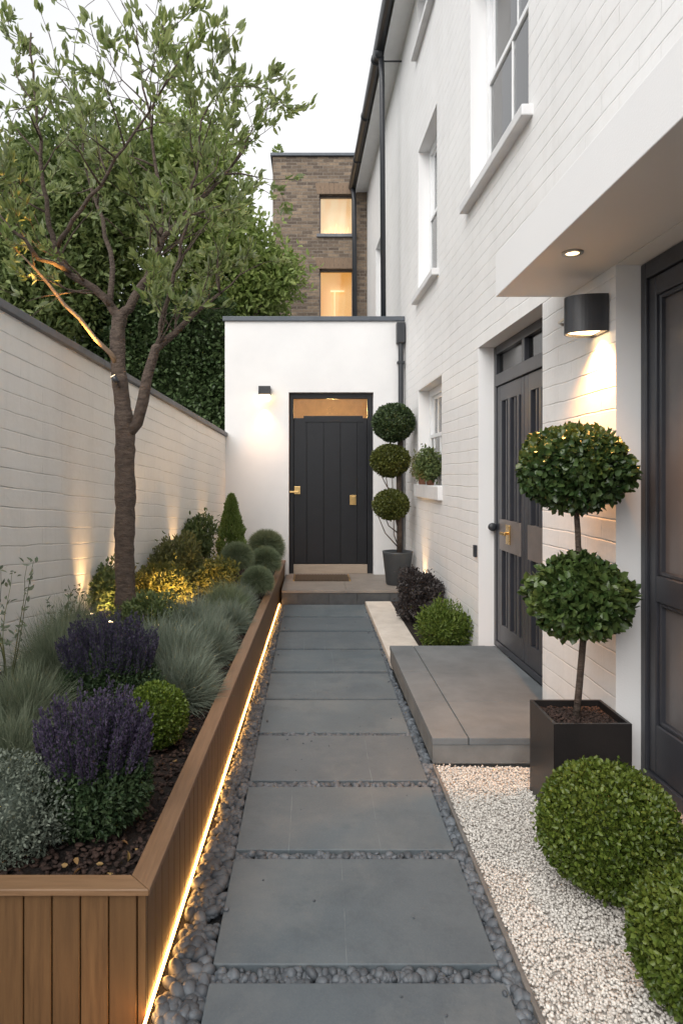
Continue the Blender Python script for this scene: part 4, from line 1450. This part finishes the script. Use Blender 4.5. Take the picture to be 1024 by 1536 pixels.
for (px, py, d, rp, lab) in ((386, 873, 6.6, 25, 'nearest rounded green grass ball of the row at the planter edge'), (398, 843, 7.7, 24, 'middle rounded green grass ball at the planter edge'),
                             (399, 822, 8.8, 29, 'farthest rounded green grass ball against the entrance wall'), (356, 838, 7.4, 26, 'rounded dark grass ball in front of the small conifer')):
    c = P(px, py, d); r = rp * d / F
    z0 = sz(c[0], d)
    t = thing('grass_ball', (c[0], c[1], z0), lab, 'ornamental grass', GB)
    n = 7000
    D = sph(n); D[:, 2] = np.where(D[:, 2] < -.5, -D[:, 2], D[:, 2])
    cc = np.array((c[0], c[1], max(c[2], z0 + r * .7)))
    V, Q, T = blade_geo(cc + D * r * .55, D + rng.normal(size=(n, 3)) * .22, r * rng.uniform(.42, .62, n), .0042, .12)
    cv, cf2 = core(cc, (r, r, r), .7)
    np_mesh('blades', np.concatenate([V, cv]), [Q, T, cf2 + len(V)], M['ballgrass'], t)
    stems(cc, (r, r, r), 4, z0 - .01, M['twig'], 'stem', t, .004)

# small conifer
cb_ = P(347, 785, 8.25)
t = thing('small_conifer', (cb_[0], 8.25, .34), 'small cone shaped evergreen against the entrance wall', 'conifer')
n = 6500
h = rng.random(n) ** .8
ang = rng.uniform(0, 6.283, n)
hh0, hh1 = .50, 1.30
prof = (1 - h) ** .75 * .215 * np.minimum(1, .55 + h * 2.2) * (1 + .14 * np.sin(ang * 4 + h * 15) + .08 * np.sin(h * 31))
q = np.sqrt(rng.uniform(.35, 1, n))
Pt = np.stack([cb_[0] + prof * q * np.cos(ang), 8.25 + prof * q * np.sin(ang), hh0 + (hh1 - hh0) * h], 1)
nd = np.stack([np.cos(ang) * .8, np.sin(ang) * .8, np.full(n, .9)], 1) + rng.normal(size=(n, 3)) * .35
V, Q = leaf_geo(Pt, nd, rng.uniform(.03, .055, n), rng.uniform(.012, .02, n), .3)
np_mesh('foliage', V, [Q], M['conif'], t)
b = MB(); b.tube([(cb_[0], 8.25, .3), (cb_[0], 8.25, 1.2)], [.022, .006], 8); b.build('stem', M['twig'], t)

def pshrub(px, py, d, rx, rz, n, L, W, mat, label, seed, name='leafy_shrub', **kw):
    c = P(px, py, d)
    z0 = sz(c[0], d)
    return shrub(name, c, (rx, rx * .85, rz), z0, n, L, W, mat, label, 'shrub', 'mixed shrubs in the planter', seed=seed, **kw)
pshrub(238, 882, 5.75, .26, .22, 4600, .045, .017, M['gold'], 'golden leaved shrub lit from below, right of the trunk', 21, amp=.34, shell=.05, corek=0, spread=1.5, up=.75, jut=.5, freq=5)
pshrub(322, 868, 6.3, .20, .16, 2600, .045, .018, M['gold'], 'golden shrub lit from below, nearer the front door', 22, amp=.34, shell=.05, corek=0, spread=1.5, up=.75, jut=.5, freq=5)
pshrub(156, 892, 5.3, .21, .22, 3200, .045, .018, M['shrub'], 'green leafy shrub left of the tree trunk against the wall', 23, freq=5.5, amp=.36, shell=.04, corek=0, up=.4, jut=.3)
pshrub(268, 848, 6.5, .27, .23, 3600, .05, .016, M['olive'], 'olive green shrub behind the golden one beside the wall', 24, freq=5.5, amp=.36, shell=.04, corek=0, up=.6, jut=.35)
pshrub(292, 812, 7.6, .25, .27, 4200, .05, .018, M['shrub'], 'loose green shrub beside the small conifer at the wall', 25, freq=5.5, amp=.36, shell=.04, corek=0, up=.5, jut=.4)
pshrub(225, 925, 4.75, .22, .17, 3000, .035, .014, M['shrub'], 'low green shrub at the right of the tree foot', 26, freq=5.5, amp=.36, shell=.04, corek=0, up=.4)

# feathery grasses on the left
GF = 'feathery grasses by the garden wall'
for (x, d, rx, hgt, n, lab) in ((-1.42, 3.75, .28, .42, 5200, 'feathery green grass clump by the wall left of the purple flowers'),
                                (-1.32, 3.05, .24, .34, 4800, 'feathery grass at the left picture edge behind the silver mound'),
                                (-1.55, 4.45, .24, .36, 3600, 'feathery grass clump at the wall behind the purple flowers'),
                                (-1.22, 2.72, .20, .25, 3600, 'low grass tuft between the silver mound and feathery grass')):
    mound('feather_grass', (x, d, sz(x, d)), (rx, rx, hgt), int(n * 1.5), .0022, M['grass'], lab, GF, droop=.3)
# tall weed sprays
for k, (px, py, d, lab) in enumerate(((12, 1010, 3.5, 'tall thin weed stems with small leaves at the left picture edge'), (88, 985, 4.3, 'shorter weed sprays against the white wall left of the trunk'))):
    base = np.array(P(px, py, d)); base[2] = sz(base[0], d)
    t = thing('weed', tuple(base), lab, 'weed', 'weeds against the white wall')
    b = MB(); lp = []; ld = []
    for s in range(6 if k == 0 else 5):
        dirn = np.array([random.uniform(-.3, .35), random.uniform(-.25, .25), 1.0])
        q = base.copy(); pl = [q.copy()]; hh = random.uniform(.45, .82) * (1 if k == 0 else .7)
        for i in range(9):
            dirn = dirn + rng.normal(size=3) * .09; dirn[2] = max(dirn[2], .5)
            q = q + unit(dirn) * hh / 9; pl.append(q.copy())
            if i > 2:
                for j in range(3):
                    lp.append(q + rng.normal(size=3) * .012); ld.append(unit(rng.normal(size=3) + np.array([0, 0, .6])))
        b.tube(pl, [.004 - .003 * i / 9 for i in range(10)], 5)
    b.build('stem', M['olive'], t)
    V, Q = leaf_geo(np.array(lp), np.array(ld), rng.uniform(.02, .05, len(lp)), rng.uniform(.010, .018, len(lp)), .2)
    np_mesh('leaves', V, [Q], M['grass'], t)
# long arching blades
n = 60
B = np.array([(-1.08, 2.65, .33)]) + rng.normal(size=(n, 3)) * np.array([.03, .03, 0])
V, Q, T = blade_geo(B, np.array([.15, .0, .8]) + rng.normal(size=(n, 3)) * np.array([.5, .4, .2]), rng.uniform(.22, .42, n), .006, .35)
tag(np_mesh('sedge', V, [Q, T], M['grass'], None, (-1.08, 2.65, .33)), 'sparse long arching grass blades behind the nearest purple flowers', 'ornamental grass')

# garden spotlights in the bed, washing the wall and shrubs
def spike(px, d, off, label, energy, tgt, size=46):
    x = WX(d) + off
    z0 = sz(x, d)
    t = thing('spike_light', (x, d, z0), label, 'garden light', 'spike lights hidden in the planted bed')
    b = MB(); b.tube([(x, d, z0 - .02), (x, d, z0 + .06)], .008, 8); b.lathe((x, d, z0 + .055), [(.022, 0), (.03, .02), (.03, .075)], 14)
    b.build('housing', M['dark'], t, smooth=True)
    b = MB(); b.lathe((x, d, z0 + .1305), [(.026, 0), (.026, .003)], 14); b.build('lens', M['lampface'], t)
    spot('lamp_light', (x, d, z0 + .14), tgt, energy, size, 1.0, (1, .58, .24), .04, t)
for (px, d, off, lab, en) in ((132, 5.02, .07, 'spike light at the wall left of the tree trunk', 26), (262, 7.1, .06, 'spike light at the wall behind the olive shrub', 34), (304, 8.2, .06, 'spike light at the wall behind the small conifer', 34)):
    x = WX(d) + off
    spike(px, d, off, lab, en, (WX(d) + .005, d + .02, 1.6))
gs = P(243, 885, 5.75)
def ground_spot(x, y, label, energy, tgt, size, lift=0.0):
    z0 = sz(x, y) + lift
    t = thing('spike_light', (x, y, z0), label, 'garden light', 'spike lights hidden in the planted bed')
    b = MB(); b.tube([(x, y, z0 - .02 - lift), (x, y, z0 + .04)], .008, 8); b.lathe((x, y, z0 + .035), [(.018, 0), (.026, .015), (.026, .06)], 14)
    b.build('housing', M['dark'], t, smooth=True)
    b = MB(); b.lathe((x, y, z0 + .0955), [(.022, 0), (.022, .003)], 14); b.build('lens', M['lampface'], t)
    spot('lamp_light', (x, y, z0 + .11), tgt, energy, size, .8, (1, .58, .22), .04, t)
ground_spot(-1.02, 5.34, 'spike light in front of the golden shrub right of the trunk', 46, (gs[0] - .02, gs[1] + .02, gs[2] + .02), 96, .03)
g2 = P(322, 868, 6.3)
ground_spot(-1.50, 5.02, 'spike light in front of the shrub left of the trunk', 14, P(160, 885, 5.3), 80, -.02)
ground_spot(-.86, 5.88, 'spike light in front of the golden shrub nearer the front door', 9, (g2[0], g2[1], g2[2] + .0), 84, .03)
ts = np.array(P(171, 566, 4.90)); tg = np.array(P(100, 458, 4.795))  # spotlight added only to make the stand-in branch glow
t = thing('added_spotlight', tuple(ts), 'added tiny black spotlight clipped to the trunk, lighting the made-up low branch', 'garden light')
du = (tg - ts) / np.linalg.norm(tg - ts)
b = MB(); b.tube([tuple(ts - du * .05), tuple(ts + du * .01)], [.018, .022], 12); b.tube([tuple(ts - du * .02), (P(180, 570, 4.97))], .005, 6)
b.build('housing', M['dark'], t, smooth=True)
b = MB(); b.tube([tuple(ts + du * .0105), tuple(ts + du * .0125)], .018, 12); b.build('lens', M['lampface'], t)
spot('lamp_light', tuple(ts + du * .02), tuple(tg), 170, 24, .8, (1, .50, .12), .015, t)
ground_spot(-1.09, 4.70, 'spike light aimed up the side stem of the tree', 300, P(220, 585, 4.94), 22, .06)

# ================================================================== RIGHT BED AND POTS
c = P(628, 905, 7.05)
shrub('dark_shrub', (1.14, 7.0, .32), (.235, .42, .285), .05, 8000, .03, .014, M['black'], 'blackish purple small leaved shrub beside the pale kerb', 'shrub', None, amp=.32, shell=.25, corek=.4, seed=31, jut=.35, freq=5)
shrub('bright_shrub', (1.19, 5.92, .215), (.235, .25, .185), .05, 6000, .034, .011, M['bright'], 'bright green feathery shrub in the corner of concrete landing', 'shrub', None, amp=.34, shell=.2, corek=.4, seed=32, up=.6, jut=.35, freq=5)

# three ball topiary
pt = (1.10, 8.47, .168)
t = thing('plant_pot', pt, 'tapered dark grey pot on the doorstep holding the three ball topiary', 'pot')
b = MB(); b.lathe(pt, [(.135, 0), (.145, .01), (.19, .40), (.195, .42), (.178, .42), (.17, .37)], 32); b.build('pot', M['pot'], t, smooth=True)
b = MB(); b.lathe((pt[0], pt[1], pt[2] + .385), [(.17, 0), (.16, .006), (.02, .02)], 20); b.build('soil', M['soil'], t)
t = thing('ball_topiary', (pt[0], pt[1], .56), 'tall topiary with three clipped balls on one stem beside the front door', 'topiary')
st = (P(600, 0, 8.47)[0], 8.47)
b = MB(); b.tube([(st[0] - .01, st[1], .55), (st[0] - .012, st[1], 1.1), (st[0] - .02, st[1], 1.7), (st[0] + .02, st[1], 2.2)], [.034, .032, .034, .036], 12)
for (px0, py0, px1, py1) in ((596, 820, 566, 772), (597, 800, 575, 770), (598, 822, 590, 775), (598, 800, 588, 715), (599, 790, 577, 705), (597, 742, 571, 712)):
    a, c2 = np.array(P(px0, py0, 8.45)), np.array(P(px1, py1, 8.4))
    b.tube([tuple(a), tuple((a + c2) / 2 + np.array([-.03, 0, -.03])), tuple(c2)], [.009, .007, .005], 6)
b.build('stem', M['bark'], t, smooth=True)
for (px, py, rx, ry, mt, sd) in ((590, 634, 31, 29, 'topia', 41), (585, 691, 29, 24, 'topia2', 42), (586, 757, 27, 22, 'topia2', 43)):
    c = P(px, py, 8.43)
    leaf_ball('clipped_ball', c, (rx * .00843, rx * .00843, ry * .00843), 5200, .030, .020, M[mt], t, seed=sd, amp=.03, shell=.82, corek=.84, spread=.8)

# cube planter and two ball standard
X0, X1, Y0, Y1, H = 1.083, 1.443, 2.976, 3.12, .447
Y1 = 3.30
t = thing('cube_planter', ((X0 + X1) / 2, 3.14, 0), 'black square planter standing on the white gravel by the house', 'planter')
X1 = 1.432
b = MB(); w = .014
b.box(X0, X1, Y0, Y0 + w, 0, H); b.box(X0, X1, Y1 - w, Y1, 0, H); b.box(X0, X0 + w, Y0 + w, Y1 - w, 0, H); b.box(X1 - w, X1, Y0 + w, Y1 - w, 0, H); b.box(X0 + w, X1 - w, Y0 + w, Y1 - w, .01, .05)
b.build('box', M['cube'], t, weld=True)
b = MB(); b.box(X0 + w, X1 - w, Y0 + w, Y1 - w, .3, H - .035); b.build('soil', M['soil'], t)
pts = [(random.uniform(X0 + .03, X1 - .03), random.uniform(Y0 + .03, Y1 - .03), H - .034 + random.random() * .012) for k in range(900)]
o = stones('mulch', pts, [random.uniform(.005, .012) for k in pts], 1, M['chip'], None, None, (.3, .6), .12)
o.parent = t; o.location = (-t.location[0], -t.location[1], 0)
st = thing('standard_topiary', (P(865, 1075, 3.14)[0], 3.14, H - .035), 'two tier ball topiary on a thin stem in the black square planter', 'topiary')
b = MB(); b.tube([P(863, 1080, 3.14), P(868, 1030, 3.12), P(874, 960, 3.1), P(873, 900, 3.07), P(867, 830, 3.05), P(866, 800, 3.04), P(864, 770, 3.03), P(862, 700, 3.03)], [.017, .0155, .015, .014, .013, .013, .012, .010], 10)
for k in range(14):
    a = rng.uniform(0, 6.28); cz = P(0, 905 if k % 2 else 720, 3.05)[2]
    x0_, x1_ = (P(873, 900, 3.07), P(862, 710, 3.03))[1 - k % 2][:2]
    b.tube([(x0_, x1_, cz - .06), (x0_ + .09 * math.cos(a), x1_ + .09 * math.sin(a), cz + .02), (x0_ + .2 * math.cos(a), x1_ + .2 * math.sin(a), cz + .05)], [.006, .005, .003], 5)
b.build('stem', M['bark'], st, smooth=True)
c = P(861, 702, 3.03)
leaf_ball('upper_ball', c, (.242, .24, .180), 6200, .032, .024, M['laurel'], st, seed=51, amp=.11, shell=.6, corek=.72, spread=.95, up=.0, fold=.18, jut=.08, freq=4)
c = P(874, 896, 3.03)
leaf_ball('lower_ball', c, (.222, .22, .185), 4000, .037, .029, M['laurel2'], st, seed=52, amp=.14, shell=.5, corek=.6, spread=1.0, up=-.05, fold=.18, jut=.1, freq=4)

# clipped box balls on the gravel
GX = 'clipped box balls on the white gravel'
shrub('box_ball', (1.108, 2.49, .235), (.24, .235, .236), .0, 19000, .0175, .0125, M['box'], 'whole clipped green box ball in front of the black square planter', 'topiary', GX, amp=.075, shell=.78, corek=.8, spread=.9, seed=61, freq=4.5, jut=.09)
shrub('box_ball', (1.15, 1.90, .205), (.215, .21, .215), .0, 17000, .0175, .0125, M['box'], 'nearer clipped green box ball, cut off by the right picture edge', 'topiary', GX, amp=.075, shell=.78, corek=.8, spread=.9, seed=62, freq=4.5, jut=.09)

hx_ = HX(7.85) - .06
t = thing('spike_light', (hx_, 7.85, .05), 'spike light at the house wall behind the dark shrub', 'garden light')
b = MB(); b.lathe((hx_, 7.85, .05), [(.02, 0), (.028, .02), (.028, .08)], 14); b.build('housing', M['dark'], t, smooth=True)
b = MB(); b.lathe((hx_, 7.85, .1305), [(.024, 0), (.024, .003)], 14); b.build('lens', M['lampface'], t)
spot('lamp_light', (hx_, 7.85, .14), (HX(7.75, .03), 7.75, 1.6), 34, 60, .9, (1, .60, .26), .02, t)

# window sill plants
sd = 7.75
for k, (d, rx, n, mt, lab) in enumerate(((7.62, .17, 1500, 'shrub', 'small leafy pot plant on the window sill, nearer one'), (8.12, .14, 900, 'olive', 'wispy dry pot plant on the window sill, farther one'))):
    x = HX(d, .02); z0 = WC[2]
    t = thing('pot_plant', (x, d, z0), lab, 'pot plant', 'pot plants on the ground floor sill')
    b = MB(); b.lathe((x, d, z0), [(.04, 0), (.052, .085), (.055, .09), (.046, .09)], 16); b.build('pot', M['terracotta'], t, smooth=True)
    leaf_ball('foliage', (x - .03, d, z0 + .21), (rx * .8, rx, .17), n, .045 if k == 0 else .035, .022 if k == 0 else .01, M[mt], t, seed=70 + k, amp=.42, shell=.05, corek=0, jut=.5, freq=5)
    stems((x - .02, d, z0 + .25), (.1, .1, .1), 4, z0 + .1, M['twig'], 'stem', t, .004)

# ================================================================== LIGHT, SKY, CAMERA
w = bpy.data.worlds.new('World'); sc.world = w; w.use_nodes = True
nt = w.node_tree
bg = nt.nodes['Background']
sky = nt.nodes.new('ShaderNodeTexSky'); sky.sky_type = 'NISHITA'; sky.sun_disc = False
EL, AZ = 42, 210
sky.sun_elevation = R(EL); sky.sun_rotation = R(AZ)
sky.dust_density = 4; sky.air_density = 1.0; sky.ozone_density = 1
hs = nt.nodes.new('ShaderNodeHueSaturation'); hs.inputs['Saturation'].default_value = .22
nt.links.new(sky.outputs[0], hs.inputs['Color'])
tc = nt.nodes.new('ShaderNodeTexCoord')
cl = nt.nodes.new('ShaderNodeTexNoise'); cl.inputs['Scale'].default_value = 1.6; cl.inputs['Detail'].default_value = 5
nt.links.new(tc.outputs['Generated'], cl.inputs['Vector'])
cr = mixcol(nt, ramp(nt, cl.outputs['Fac'], .3, .7), (4.3, 4.4, 4.6), (5.5, 5.5, 5.5))
nt.links.new(mixcol(nt, .8, hs.outputs[0], cr), bg.inputs[0])
bg.inputs[1].default_value = .14
l = bpy.data.lights.new('sun', 'SUN'); l.energy = 1.95; l.angle = R(60); l.color = (1, .965, .92)
so = bpy.data.objects.new('sun', l); col.objects.link(so)
# sky rotation is measured from +Y, clockwise seen from above
from mathutils import Vector
sdv = Vector((math.sin(R(AZ)) * math.cos(R(EL)), math.cos(R(AZ)) * math.cos(R(EL)), math.sin(R(EL))))
so.rotation_euler = sdv.to_track_quat('Z', 'Y').to_euler()
l = bpy.data.lights.new('hall_lamp', 'POINT'); l.energy = 20; l.color = (1, .66, .24); l.shadow_soft_size = .1
ho = bpy.data.objects.new('hall_lamp', l); ho.location = (.35, 10.9, 2.6); col.objects.link(ho)

cam = bpy.data.cameras.new('camera')
co = bpy.data.objects.new('camera', cam); col.objects.link(co)
cam.sensor_fit = 'VERTICAL'; cam.sensor_height = 36
cam.lens = F / 1536 * 36
cam.shift_x = (512 - VX) / 1536; cam.shift_y = (VY - 768) / 1536
co.location = (0, 0, CAMZ); co.rotation_euler = (R(90), 0, 0)
cam.clip_start = .05; cam.clip_end = 600
sc.camera = co
sc.view_settings.view_transform = 'Standard'
sc.view_settings.look = 'None'
sc.view_settings.exposure = 0.66
sc.view_settings.gamma = 1
